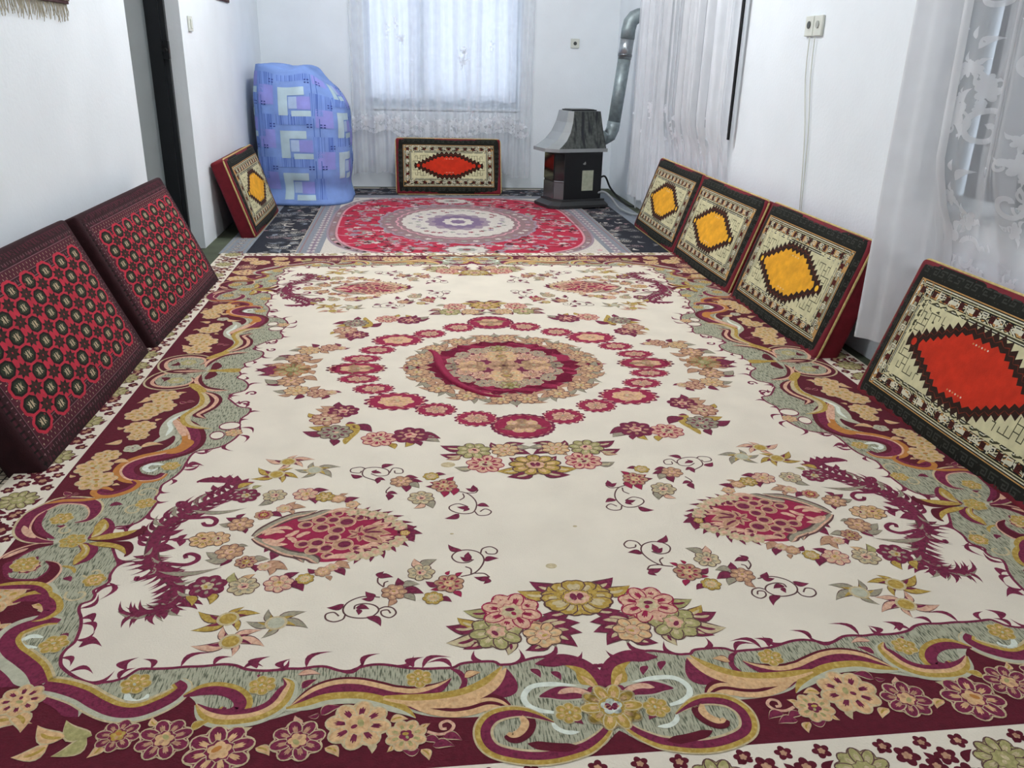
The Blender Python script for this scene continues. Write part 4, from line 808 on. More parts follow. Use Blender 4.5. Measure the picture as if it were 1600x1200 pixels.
# ================================================================ WALL CUSHIONS
GC = dict(BK='#15150f', GK='#33362f', OL='#3c3a26', TN='#b58a52', CM='#c9c39c', WT='#cfccb6', DR='#4d1410', BR='#2a160d', RB='#6a2514', RED='#bb2c14', YEL='#e0a127', YL2='#e8b733')
GM = {k: M('cushion_'+k, v, .95, .14 if k not in ('RED', 'YEL') else .16, 25, .5, 350) for k, v in GC.items()}
deep_red = M('cushion_side_red', '#6b1420', .8, .2, 20, .3, 120)
cordm = M('cushion_cord', '#bda76e', .9, .2, 60)
def key_sq(p, x, y, s, c, lv, fl=1):
    w_ = s*.13
    P = [(-.5, -.5), (-.5, .5), (.5, .5), (.5, -.18), (-.12, -.18), (-.12, .16), (.16, .16)]
    P = [(x+fl*a*s*.82, y+b*s*.82) for a, b in P]
    for a, b in zip(P, P[1:]):
        x0, x1 = sorted((a[0], b[0])); y0, y1 = sorted((a[1], b[1])); p.rect(c, x0-w_/2, x1+w_/2, y0-w_/2, y1+w_/2, lv)
def geo_pattern(W, H, hexc_, hex2):
    p = Pat(); a, b = W/2, H/2
    p.rect('BK', -a, a, -b, b, 0)
    # meander of the dark outer band
    def run(x0, y0, dx, dy, n, step, s):
        for i in range(n): key_sq(p, x0+dx*step*i, y0+dy*step*i, s, 'GK', 1, 1 if i % 2 else -1)
    st = .045; n1 = int((W-.06)/st); n2 = int((H-.14)/st)
    for sy in (1, -1): run(-(n1-1)*st/2, sy*(b-.029), 1, 0, n1, st, .037)
    for sx in (1, -1): run(sx*(a-.029), -(n2-1)*st/2, 0, 1, n2, st, .037)
    ins = .058
    for w_, c in ((.004, 'TN'), (.004, 'BK'), (.004, 'WT'), (.005, 'OL'), (.003, 'CM'), (.036, 'BK')):
        p.rect(c, -a+ins, a-ins, -b+ins, b-ins, 2+ins*10); ins += w_
    kb = ins-.018
    n1 = int((W-2*kb)/.036); n2 = int((H-2*kb)/.036)
    for sy in (1, -1):
        for i in range(n1+1):
            x = -(a-kb)+(2*(a-kb))*i/n1
            if i % 2: key_sq(p, x, sy*(b-kb), .030, 'WT', 6)
            else: p.rect('DR', x-.011, x+.011, sy*(b-kb)-.012, sy*(b-kb)+.012, 5); key_sq(p, x, sy*(b-kb), .018, 'BK', 6)
    for sx in (1, -1):
        for i in range(1, n2):
            y = -(b-kb)+(2*(b-kb))*i/n2
            if i % 2: key_sq(p, sx*(a-kb), y, .030, 'WT', 6)
            else: p.rect('DR', sx*(a-kb)-.012, sx*(a-kb)+.012, y-.011, y+.011, 5)
    for w_, c in ((.003, 'CM'), (.006, 'OL'), (.003, 'WT'), (.004, 'BK')):
        p.rect(c, -a+ins, a-ins, -b+ins, b-ins, 7+ins*2); ins += w_
    p.rect('CM', -a+ins, a-ins, -b+ins, b-ins, 8); fa, fb = a-ins, b-ins
    # stepped line figures in the corners
    for sx in (1, -1):
        for sy in (1, -1):
            def L(*pts):
                for (x0, y0), (x1, y1) in zip(pts, pts[1:]):
                    xa, xb = sorted((sx*(fa-x0), sx*(fa-x1))); ya, yb = sorted((sy*(fb-y0), sy*(fb-y1))); p.rect('OL', xa-.0016, xb+.0016, ya-.0016, yb+.0016, 9)
            L((.03, .10), (.03, .075), (.055, .075), (.055, .05), (.08, .05), (.08, .025), (.13, .025), (.13, .04)); L((.055, .075), (.08, .075), (.08, .05)); L((.03, .075), (.015, .075), (.015, .12)); L((.055, .05), (.055, .03), (.035, .03), (.035, .05)); L((.105, .025), (.105, .055)); L((.08, .075), (.08, .095)); L((.055, .10), (.03, .10)); L((.15, .02), (.15, .045), (.165, .045))
    # serrated hexagon
    def hexa(rx, ry, fx): return [(-rx, 0), (-fx, ry), (fx, ry), (rx, 0), (fx, -ry), (-fx, -ry)]
    def teeth(P, n, h, c, lv, inward=False):
        for i in range(6):
            A = Vector(P[i]); B = Vector(P[(i+1) % 6]); d = (B-A); k = max(2, int(d.length/n)); nr = Vector((-d.y, d.x)).normalized()*(-1 if inward else 1)
            for j in range(k):
                q0 = A+d*(j/k); q1 = A+d*((j+1)/k); p.poly(c, [tuple(q0), tuple((q0+q1)/2+nr*h), tuple(q1)], lv)
    RX_, RY_, FX_ = fa*.93, fb*.93, W*.088
    H1_ = hexa(RX_, RY_, FX_); p.poly('BR', H1_, 10); teeth(H1_, .034, .022, 'BR', 10)
    H2_ = hexa(RX_-.022, RY_-.014, FX_-.002); teeth(H2_, .034, .016, 'RB', 10.6)
    H2b = hexa(RX_-.024, RY_-.016, FX_-.002); p.poly('BR', H2b, 11); teeth(H2b, .034, .013, 'BR', 11)
    H3_ = hexa(RX_-.070, RY_-.034, FX_-.004); p.poly(hexc_, H3_, 12); teeth(H3_, .034, .015, hexc_, 12)
    for sx in (1, -1): p.ell(hex2, (sx*(RX_-.040), 0), .014, .014, 0, 13, 10)
    for sy in (1, -1):
        for i in range(6): p.ell('WT' if i % 2 else 'TN', (-.035+.014*i, sy*(RY_-.045)), .0035, .0035, 0, 13, 6)
    return p
TC = dict(DM='#2e1217', MA='#4a1a26', BK='#140d0b', RED='#b22a3c', CR='#b2a284', PKD='#7d5a60', BN='#33201a', GN='#26301f')
TM = {k: M('turkmen_'+k, v, .95, .16, 30, .5, 350) for k, v in TC.items()}
def turk_pattern(W, H):
    p = Pat(); a, b = W/2, H/2; p.rect('DM', -a, a, -b, b, 0)
    def fr(i0, i1, c, lv): p.rect(c, -a+i0, a-i0, -b+i0, b-i0, lv)
    fr(.008, 0, 'MA', 1); fr(.030, 0, 'DM', 1.5); fr(.055, 0, 'PKD', 2); fr(.057, 0, 'MA', 2.2); fr(.088, 0, 'PKD', 2.6); fr(.090, 0, 'DM', 2.8); fr(.112, 0, 'PKD', 3); fr(.114, 0, 'BN', 3.2)
    rn = random.Random(4)
    def dots(i0, step, c, s):
        x = -a+i0
        while x < a-i0:
            for sy in (1, -1): p.rect(c, x, x+s, sy*(b-i0)-s*1.6, sy*(b-i0)+s*1.6, 4)
            x += step
        y = -b+i0
        while y < b-i0:
            for sx in (1, -1): p.rect(c, sx*(a-i0)-s*1.6, sx*(a-i0)+s*1.6, y, y+s, 4)
            y += step
    dots(.020, .022, 'BK', .006); dots(.042, .020, 'PKD', .003); dots(.066, .026, 'CR', .0022); dots(.079, .026, 'CR', .0022); dots(.101, .018, 'PKD', .003); dots(.122, .03, 'PKD', .0025)
    x0, y0 = a-.125, b-.118; nx, ny = round(2*x0/.128), 6
    dx = 2*x0/nx; dy = 2*y0/ny
    for i in range(nx+1):
        for j in range(ny+1):
            c = (-x0+dx*i, -y0+dy*j); p.lobed('RED', c, .056, 8, .08, .39, 5, .66, m=4)
    p.rect('RED', -x0, x0, -y0, y0, 5.3)
    for i in range(nx+1):
        for j in range(ny+1):
            c = (-x0+dx*i, -y0+dy*j)
            p.poly('BK', [(c[0]+.043*math.cos(t), c[1]+.0275*math.sin(t)) for t in (math.pi/8+k*math.pi/4 for k in range(8))], 6)
            p.poly('GN', [(c[0]+.032*math.cos(t), c[1]+.0205*math.sin(t)) for t in (math.pi/8+k*math.pi/4 for k in range(8))], 6.5)
            for sx in (1, -1):
                p.poly('CR', [(c[0]+sx*.004, c[1]), (c[0]+sx*.019, c[1]+.011), (c[0]+sx*.012, c[1]), (c[0]+sx*.019, c[1]-.011)], 7)
                p.rect('CR', c[0]+sx*.006-.003, c[0]+sx*.006+.003, c[1]-.011, c[1]+.011, 7)
    for i in range(nx):
        for j in range(ny):
            c = (-x0+dx*(i+.5), -y0+dy*(j+.5))
            p.lobed('BN', c, .042, 8, .40, 0, 6, .60, m=2, sharp=True); p.rect('RED', c[0]-.003, c[0]+.003, c[1]-.003, c[1]+.003, 7)
            for k in range(4): p.rect('BK', c[0]+.020*(1 if k < 2 else -1)-.005, c[0]+.020*(1 if k < 2 else -1)+.005, c[1]+.011*(1 if k % 2 else -1)-.003, c[1]+.011*(1 if k % 2 else -1)+.003, 6.6)
    return p
def cushion(label, kind, W, H, T, origin, along, normal, lean, group, hexcol=None):
    """origin = middle of the front bottom edge on the floor; along = direction of the width; normal = horizontal facing direction"""
    u = Vector(along).normalized(); n = Vector(normal).normalized(); up = Vector((0, 0, 1))
    v = (up*math.cos(lean)-n*math.sin(lean)).normalized(); w_ = (n*math.cos(lean)+up*math.sin(lean)).normalized()
    root = thing('wall_cushion', label, 'cushion', (0, 0, 0), 0, group)
    mt = Matrix((u, -w_, v)).transposed().to_4x4(); mt.translation = Vector(origin); root.matrix_world = mt
    # local: x = width, y = into the cushion, z = up along the face
    def puff(x, z): return .016*(1-(2*x/W)**4)*(1-(2*(z-H/2)/H)**4)+.003*math.sin(x*9+W)*math.cos(z*7)
    bm = bmesh.new(); bmesh.ops.create_cube(bm, size=1)
    for vv in bm.verts: vv.co = Vector((vv.co.x*W, (vv.co.y+.5)*T+.004, (vv.co.z+.5)*H))
    bmesh.ops.bevel(bm, geom=bm.edges[:], offset=.022, segments=4, affect='EDGES', profile=.6)
    bmesh.ops.translate(bm, verts=bm.verts[:], vec=(0, 0, 0))
    me = bpy.data.meshes.new('body'); bm.to_mesh(me); bm.free(); me.materials.append(deep_red if kind != 'turk' else TM['DM'])
    for p_ in me.polygons: p_.use_smooth = True
    body = link('body', me, root)
    PW, PH = W-.012, H-.012
    if kind == 'turk': pt = turk_pattern(PW, PH); mats = TM
    else: pt = geo_pattern(PW, PH, 'RED' if kind == 'red' else 'YEL', 'RED' if kind == 'red' else 'YL2'); mats = GM
    pt.emit('woven_face', mats, lambda x, y, l: (x, .004-puff(x, y+H/2)-.0006-l*.00012+.02*(max(0, abs(2*x/W)-.93)/.07)**2*.6+.02*(max(0, abs(2*y/H)-.90)/.10)**2*.6, y+H/2), root, lambda m_: .05)
    if kind != 'turk':
        def corner(r, yy):
            P = []; a, b = W/2, H/2
            for cx, cz, a0 in ((a-r, b-r, 0), (-a+r, b-r, 90), (-a+r, -b+r, 180), (a-r, -b+r, 270)):
                for k in range(4): t = math.radians(a0+k*30); P.append((cx+r*math.cos(t), yy, H/2+cz+r*math.sin(t)))
            return P+[P[0]]
        MB().tube(corner(.03, .018), .0055, 6, False).build('piping', cordm, root, True)
    return root
LN = (1, 0, 0); RN = (-1, 0, 0)
cushion('dark maroon cushion with rows of black octagons, nearest on the left', 'turk', 1.06, .60, .105, (-1.405, -.287, .004), (0, 1, 0), LN, math.radians(24), 'cushions along the walls')
cushion('dark maroon cushion with rows of black octagons, beside the doorway', 'turk', 1.13, .60, .105, (-1.380, .845, .004), (.035, 1, 0), LN, math.radians(24), 'cushions along the walls')
cushion('yellow hexagon cushion leaning beside the blue bundle', 'yel', .98, .53, .105, (-1.365, 3.08, .004), (.02, 1, 0), LN, math.radians(18), 'cushions along the walls')
cushion('red hexagon cushion standing under the back window', 'red', .945, .50, .10, (0.0, 4.52, .004), (1, .03, 0), (0, -1, 0), math.radians(20), 'cushions along the walls')
cushion('yellow hexagon cushion nearest the stove on the right wall', 'yel', .98, .53, .105, (1.315, 2.56, .004), (0, -1, 0), RN, math.radians(18.5), 'cushions along the walls')
cushion('middle yellow hexagon cushion of the three on the right wall', 'yel', .98, .53, .105, (1.305, 1.555, .004), (0.01, -1, 0), RN, math.radians(18.5), 'cushions along the walls')
cushion('nearest yellow hexagon cushion, half behind the near curtain edge', 'yel', .99, .535, .105, (1.305, .52, .004), (0, -1, 0), RN, math.radians(18.5), 'cushions along the walls')
cushion('large red hexagon cushion in front of the near right curtain', 'red', .99, .545, .105, (1.312, -.80, .004), (0.01, -1, 0), RN, math.radians(18.5), 'cushions along the walls')

# ================================================================ BEDDING BUNDLE
BC = dict(BB='#7d9ad6', BD='#4f6fb8', BLt='#a9bfdf', LV='#8f93d8', DKB='#2f3f86', PALE='#b4cbd6')
BMt = {k: M('sheet_'+k, v, .8, .08, 12, .15, 150) for k, v in BC.items()}
BMt['BS'] = M('sheet_striped', '#7b98d8', .8, .06, 12, .15, 150, streak=('#4c68b4', 190, 4, .5, .6))
bcx, bcy, brx, bry = -1.215, 4.30, .365, .43
_N = 3.2
_tab = [(-math.pi, 0)]
def se(t): return (brx*abs(math.sin(t))**(2/_N)*(1 if math.sin(t) > 0 else -1), -bry*abs(math.cos(t))**(2/_N)*(1 if math.cos(t) > 0 else -1))
acc = 0; pv = se(-math.pi); ARC = [(0.0, -math.pi)]
for i in range(1, 721):
    t = -math.pi+2*math.pi*i/720; p_ = se(t); acc += math.hypot(p_[0]-pv[0], p_[1]-pv[1]); pv = p_; ARC.append((acc, t))
ARCT = acc
def arc_t(s):       # s = 0 at the front middle
    s = (s+ARCT/2) % ARCT; lo, hi = 0, len(ARC)-1
    while hi-lo > 1:
        mid = (lo+hi)//2
        if ARC[mid][0] < s: lo = mid
        else: hi = mid
    a, b = ARC[lo], ARC[hi]; f = (s-a[0])/max(1e-9, b[0]-a[0]); return a[1]+(b[1]-a[1])*f
def bundle_pt(s, z, off=0.0):
    t = arc_t(s); x, y = se(t); zt = 1.06
    q_ = z/zt
    k = 1.0+.05*math.exp(-(q_/.06)**2)-.05*math.exp(-((q_-.13)/.07)**2)+.03*math.sin(q_*3.0)
    right = max(0, x/brx)
    sh = max(0, q_-.62+.02*math.sin(x*8))/.38
    k *= (1-min(1, sh)**2.6*(.10+.36*right))
    wr = .010*math.sin(s*17+3*q_)+.007*math.sin(s*41+q_*9)+.006*math.sin(q_*31+s*6)*(.3+right)
    k += wr*.8+off
    zz = z-(right**2)*.10*q_**3+.018*math.sin(x*16)*q_**6+.012*max(0, -x/brx)*q_**6
    return (bcx+x*k, bcy+y*k, max(.002, zz))
bt = thing('bedding_bundle', 'tall bedding bundle wrapped in a blue patterned sheet in the back corner', 'bedding', (bcx, bcy, 0))
def side(u, v):
    P = bundle_pt((u-.5)*ARCT, v*1.045); return (P[0]-bcx, P[1]-bcy, P[2])
nu, nv_ = 96, 44
vs = [side(i/nu, j/nv_) for j in range(nv_+1) for i in range(nu)]; fs = []
for j in range(nv_):
    for i in range(nu): a = j*nu+i; b = j*nu+(i+1) % nu; fs.append((a, b, b+nu, a+nu))
top0 = nv_*nu; cen = Vector((0, 0, 0))
for i in range(nu): cen += Vector(vs[top0+i])/nu
prevr = top0
for k in range(1, 5):
    f_ = 1-k/5; base = len(vs)
    for i in range(nu):
        p_ = Vector(vs[top0+i]); d = cen.lerp(p_, f_); d.z = cen.z*(1-f_)+p_.z*f_+.030*math.sin(math.pi*min(1, (1-f_)*.6))+.006*math.sin(i*.5); vs.append(tuple(d))
    for i in range(nu): fs.append((prevr+i, prevr+(i+1) % nu, base+(i+1) % nu, base+i))
    prevr = base
vs.append((cen.x, cen.y, cen.z+.03)); ci = len(vs)-1
for i in range(nu): fs.append((prevr+i, prevr+(i+1) % nu, ci))
fs.append(tuple(range(nu-1, -1, -1)))
me = bpy.data.meshes.new('sheet'); me.from_pydata(vs, [], fs); me.materials.append(BMt['BB'])
for p_ in me.polygons: p_.use_smooth = True
link('sheet', me, bt)
bp = Pat(); s0 = -.62
for ci_ in range(-2, 4):
    for rj in range(4):
        KS = 1.27; x0 = -.14+ci_*.45; z0 = .05+rj*.325+(.16 if ci_ % 2 else 0)
        def Rr(c, a, b, e, f_, lv=1):
            b0, b1 = max(.02, z0+e*KS), min(1.0, z0+f_*KS)
            if b1 > b0: bp.rect(c, x0+a*KS, x0+b*KS, b0, b1, lv)
        Rr('BS', -.02, .19, .20, .262); Rr('LV', -.14, -.03, .06, .17); Rr('BS', -.14, -.03, .17, .26)
        Rr('PALE', 0, .055, 0, .165, 2); Rr('PALE', .0, .155, .118, .165, 2); Rr('PALE', .075, .19, -.005, .028, 2)
        Rr('BLt', .06, .11, .04, .11, 1.5); Rr('LV', .11, .19, .035, .11, 1.2); Rr('BS', .19, .26, .0, .13); Rr('BD', .20, .205, .13, .24, 2); Rr('BD', .235, .24, .13, .24, 2)
        for kx in (.16, .18, .24, .26, -.06, -.04):
            for kz in (.185, .2): Rr('DKB', kx, kx+.012, kz, kz+.007, 3)
bpo = bp.emit('printed_pattern', BMt, lambda x, y, l: tuple(Vector(bundle_pt(x, y, .004+l*.0015))-Vector((bcx, bcy, 0))), bt, lambda m_: .022)

# ================================================================ STOVE
st_ang = math.radians(17)
sv = thing('gas_stove', 'dark gas heater with flared grey hood standing in the back right corner', 'stove', (1.005, 3.985, .0055), st_ang)
blk = M('stove_black', '#0c0d0f', .35, .1, 20, spec=.5); gryp = M('stove_grey_enamel', '#8b8f90', .45, .05, 10, spec=.5)
mot = M('stove_mottled', '#4b4f4c', .5, .35, 45, .2, 60, streak=('#23262a', 40, 22, .5, .62)); chrome = M('stove_chrome', '#7d8083', .25, .08, 8, metal=.85)
sglass = M('stove_glass', '#15181b', .08, .1, 5, spec=.8); labm = M('stove_label', '#a9ad98', .6, .12, 40)
def oct_(x0, x1, y, c): return [(x0, -y+c), (x0+c, -y), (x1, -y), (x1, y), (x0+c, y), (x0, y-c)]
MB().loft([[(x, y, z) for x, y in oct_(x0, x1, yy, c)] for x0, x1, yy, c, z in ((-.275, .255, .205, .07, 0), (-.275, .255, .205, .07, .022), (-.225, .235, .172, .06, .05), (-.225, .235, .172, .06, .066))]).build('plinth', M('stove_plinth', '#2a2b2c', .5, .15, 20, spec=.5), sv)
MB().prism(oct_(-.205, .205, .155, .06), .067, .45).build('cabinet', blk, sv); cab = bpy.data.objects['cabinet']
# front: glazed window and chrome lower panel, set on the bay
MB().box(-.214, -.2055, -.09, .09, .22, .43, .002).build('glass_door', sglass, sv)
MB().prism([(-.2065, -.0955), (-.1455, -.1565), (-.1505, -.1595), (-.2105, -.0995)], .22, .43).build('corner_glass', sglass, sv)
MB().prism([(-.2065, -.0955), (-.1455, -.1565), (-.1515, -.1625), (-.2125, -.1015)], .068, .205).build('corner_panel', chrome, sv)
MB().box(-.214, -.2055, -.09, .09, .068, .205, .002).build('lower_panel', chrome, sv)
MB().tube([(-.208, -.098, .212), (-.148, -.158, .212)], .006, 8).build('trim_rail', chrome, sv)
MB().prism(oct_(-.31, .225, .195, .085), .451, .478).build('hood_lip', gryp, sv)
prof = ((.478, -.30, .188, .08), (.50, -.262, .182, .072), (.54, -.205, .17, .06), (.60, -.155, .152, .05), (.68, -.118, .135, .04), (.765, -.10, .12, .035))
hood = MB().loft([[(x, y, z) for x, y in oct_(x0, .215-(z-.478)*.12, yy, c)] for z, x0, yy, c in prof]).build('hood', [gryp, mot], sv)
for p_ in hood.data.polygons:
    if abs(p_.normal.y) > .85: p_.material_index = 1
hood.data.polygons.foreach_get
MB().box(-.07, .16, -.09, .09, .7655, .775, .002).box(-.055, .145, -.075, .075, .7755, .778).build('top_grille', blk, sv)
MB().box(.02, .125, -.1575, -.1556, .135, .30).build('rating_label', labm, cab)
e = MB(); e.prism([(.02, .352), (.045, .372), (.05, .352), (.04, .345)], -.1572, -.1556, 'y'); e.build('emblem', M('stove_emblem', '#9a9a94', .4, .1, 20, metal=.5), cab)
# flue pipe
galv = M('flue_galvanised', '#8d989a', .45, .22, 25, .15, 30, metal=.45); alum = M('flue_aluminium', '#a8adb0', .3, .15, 30, .2, 60, metal=.85)
fp = thing('flue_pipe', 'galvanised stove pipe rising to the wall elbow', 'pipe', (1.33, 4.12, .55))
def rel(P): return [(x-1.33, y-4.12, z-.55) for x, y, z in P]
MB().tube(rel([tuple(v) for v in [(1.265, 4.10, .555), (1.31, 4.115, .545), (1.345, 4.12, .565), (1.368, 4.12, .62), (1.375, 4.12, .68)]]), .056, 18).build('lower_elbow', galv, fp, True)
MB().tube(rel([(1.375, 4.12, .66), (1.43, 4.12, 1.19)]), .053, 20).build('pipe_section', galv, fp, True)
MB().tube(rel([(1.4285, 4.12, 1.175), (1.442, 4.12, 1.34)]), .056, 20).build('sleeve_section', alum, fp, True)
MB().tube(rel([(1.4305, 4.12, 1.195), (1.4325, 4.12, 1.215)]), .059, 20).build('clamp_ring', chrome, fp, True)
MB().tube(rel([(1.442, 4.12, 1.33), (1.446, 4.12, 1.40), (1.458, 4.12, 1.455), (1.485, 4.12, 1.49), (1.52, 4.12, 1.505), (1.582, 4.12, 1.508)]), .058, 20).build('upper_elbow', galv, fp, True)
hose = M('gas_hose_grey', '#8d9193', .5, .1, 30); cabl = M('cable_black', '#17181a', .5, .1, 30)
def sp3(P, n=6):
    P = [Vector(p) for p in P]; out = []
    for i in range(len(P)-1):
        a, b, c, d = P[max(i-1, 0)], P[i], P[i+1], P[min(i+2, len(P)-1)]
        for k in range(n): t = k/n; out.append(.5*((2*b)+(-a+c)*t+(2*a-5*b+4*c-d)*t*t+(-a+3*b-3*c+d)*t**3))
    return out+[P[-1]]
g = MB().tube(sp3([(1.222, 3.90, .115), (1.27, 3.86, .13), (1.32, 3.80, .09), (1.36, 3.66, .03), (1.41, 3.50, .014), (1.47, 3.44, .014), (1.50, 3.52, .03)]), .0095, 10).build('gas_hose', hose, sv, True); g.matrix_parent_inverse = (Matrix.Translation((1.005, 3.985, .0055)) @ Matrix.Rotation(st_ang, 4, 'Z')).inverted(); tag(g, 'grey gas hose curving over the floor')
g = MB().tube(sp3([(1.578, 3.86, .33), (1.535, 3.85, .335), (1.52, 3.86, .30), (1.515, 3.87, .20), (1.52, 3.80, .09), (1.51, 3.72, .02)]), .007, 10).build('wall_hose', hose, None, True); tag(g, 'thin grey hose hanging down the right wall by the far curtain', 'hose')
g = MB().tube(sp3([(1.245, 4.05, .20), (1.31, 4.05, .235), (1.36, 4.02, .14), (1.44, 3.96, .05), (1.50, 3.90, .012), (1.53, 3.84, .012)]), .008, 8).build('black_cable', cabl, None, True); tag(g, 'black cable running from behind the stove to the right wall', 'cable')

# ================================================================ CURTAINS
net = sheer('curtain_net', '#f2f4f8', .44, .35, .05, 5); net2 = sheer('curtain_net_dense', '#f0f2f5', .72, .35, .06, 5); lace = sheer('curtain_lace', '#f6f8fb', .72, .3); net3 = sheer('curtain_net_fine', '#eef1f5', .40, .35, .05, 6)
inner = sheer('inner_curtain', '#f4f7ff', .93, .55)
rodm = M('curtain_rod_metal', '#9a9c9e', .35, .1, 20, metal=.7)
blackband = M('black_band_cloth', '#0f1012', .9, .2, 60)
# inner pair inside the back window recess
for x0, x1, lab in ((-.70, -.265, 'plain white inner curtain, left one inside the back window'), (-.205, .65, 'plain white inner curtain, right one inside the back window')):
    def fn(u, v, x0=x0, x1=x1):
        z = 2.03-(2.03-(.775+.012*math.sin(u*19)))*v; g_ = 0
        xx = x0+(x1-x0)*u
        if x0 < -.5: xx += .03*math.sin(v*3)*u+(.04*max(0, v-.85)/.15)*u
        return (xx, YB+.07+.012*math.sin(u*34+math.sin(u*9)), z)
    o = grid_mesh('inner_curtain', fn, 60, 24, inner); tag(o, lab, 'curtain', 'inner curtains of the back window')
# -- back lace curtain
def cb(u, v, off=0.0):
    x = -.86+1.65*u+.010*math.sin(v*5+u*20)*v; fo = .030*math.sin(u*2*math.pi*13+1.3*math.sin(u*2*math.pi*2.2))*(.75+.25*math.sin(u*17))+.012*math.sin(u*2*math.pi*31)*v
    zb = .085+.055*max(0, math.sin(u*math.pi*3+.4))+.01*math.sin(u*40)
    return (x, 4.95+fo-off-.02*v, 2.36+(zb-2.36)*v)
cu = thing('lace_curtain', 'long white lace curtain over the back window', 'curtain', (0, 4.95, 2.36), 0, 'window curtains')
def relc(fn, o0): return lambda u, v, off=0.0: tuple(a-b for a, b in zip(fn(u, v, off), o0))
o0 = (0, 4.95, 2.36); f0 = relc(cb, o0); grid_mesh('net', lambda u, v: f0(u, v), 260, 20, net3, cu)
for k in range(13):
    uk, du = .015+k*.076+.014*math.sin(k*4), .018+.014*abs(math.sin(k*1.9))
    grid_mesh('pleat', lambda u, v: f0(min(1, uk+du*u), v, -.006-.004*math.sin(u*3.14)), 8, 20, net, cu)
def lace_flower(p, x, y, s, lv, c='L'):
    n = 5; a0 = x*37
    p.lobed(c, (x, y), s*.75, n, .38, a0, lv, m=6); p.lobed(c, (x, y), s*.45, n, .25, a0, lv+.25, m=4)
    for k in range(3): a = a0+.6+2.1*k; p.leaf((x+s*.5*math.cos(a), y+s*.5*math.sin(a)), (x+s*1.35*math.cos(a+.3), y+s*1.35*math.sin(a+.3)), s*.2, c, lv+.1, .25)
lc = Pat(); r4 = random.Random(21)
for i in range(34):     # valance of flowers at sill height
    x = .02+i*.028; lace_flower(lc, x*1.65, .660+.02*math.sin(i*1.7), .045, 1+(i % 3)*.3); lc.lobed('L', (x*1.65, .605+.02*math.sin(i*.9)), .03, 7, .3, i, 1+(i % 2)*.4, m=3)
for i in range(60): lc.lobed('L', (.02+i*.027, .575+.012*math.sin(i*.75)), .018, 6, .2, i, 1.2+(i % 2)*.3, m=3)
for i in range(4):
    x, y = r4.uniform(.1, 1.55), r4.uniform(.9, 1.55)
    for k in range(5): lc.leaf((x, y+.02*k), (x+.02*(1 if k % 2 else -1), y+.02*k+.02), .007, 'L', 1, .1)
lace_flower(lc, 1.0, 1.18, .05, 1); lace_flower(lc, 1.01, 1.26, .04, 1); lace_flower(lc, .45, 1.35, .04, 1)
def mapb(x, y, l): return f0(x/1.65, (2.36-y)/(2.36-.2), .001+l*.0004)
tag(lc.emit('lace_pattern', {'L': lace}, mapb, cu, lambda m_: .03), None, kind='stuff')
rd = MB().tube([(-1.0, 4.95, 2.43), (.92, 4.95, 2.43)], .012, 10).build('curtain_rod', rodm); tag(rd, 'metal curtain rod above the back window', 'curtain rod', 'curtain rods')
# -- far curtain on the right wall (y from 4.0 down to 2.0)
def cr1(u, v, off=0.0):
    y = 3.95-2.04*u+.03*v*math.sin(u*25); am = .046*(.6+.4*math.sin(u*9+1))
    fo = am*math.sin(u*2*math.pi*15+1.5*math.sin(u*2*math.pi*1.7))+.008*math.sin(u*2*math.pi*37)
    z = 2.36+(.10-2.36)*v; xx = 1.522-fo*(1-.25*v)
    # behind the cushions the hem is pressed to the wall
    k = max(0, min(1, (.80-z)/.30))*max(0, min(1, (3.3-y)/.15))
    xx = xx*(1-k)+(1.578+fo*.05)*k
    return (min(1.582, xx-off*(1 if k < .5 else .3)), y, z)
cu = thing('lace_curtain', 'white net curtain with deep folds beside the stove pipe', 'curtain', (1.5, 3.0, 2.36), 0, 'window curtains')
o1 = (1.5, 3.0, 2.36); f1 = relc(cr1, o1); grid_mesh('net', lambda u, v: f1(u, v), 280, 36, net, cu)
for k in range(15):
    uk, du = .02+k*.065+.012*math.sin(k*5), .022+.012*abs(math.sin(k*2.3))
    grid_mesh('pleat', lambda u, v: f1(min(1, uk+du*u), v, .006+.004*math.sin(u*3.14)), 8, 30, net2, cu)
lc = Pat()
for i in range(46):
    x, y = r4.uniform(.05, 1.9), r4.uniform(.62, .85); lace_flower(lc, x, y, r4.uniform(.02, .045), 1+(i % 4)*.3)
f1m = lambda x, y, l: f1(x/2.04, (2.36-y)/2.26, .001+l*.0004)
tag(lc.emit('lace_pattern', {'L': lace}, f1m, cu, lambda m_: .03), None, kind='stuff')
def bandp(v, o): P = cr1(1.0, v); w_ = .022*(1-.5*v); return (1.545-1.5+o[0]*.004, P[1]-3.0-.01+o[1]*w_, P[2]-2.36)
bb = MB(); rg = []
for k in range(25):
    v = k/24*.72; rg.append([bandp(v, s) for s in ((-1, -1), (1, -1), (1, 1), (-1, 1))])
bb.loft(rg).build('black_edge_band', blackband, cu)
rd = MB().tube([(1.49, 4.1, 2.43), (1.49, 1.85, 2.43)], .012, 10).build('curtain_rod', rodm); tag(rd, 'metal curtain rod above the far right window', 'curtain rod', 'curtain rods')
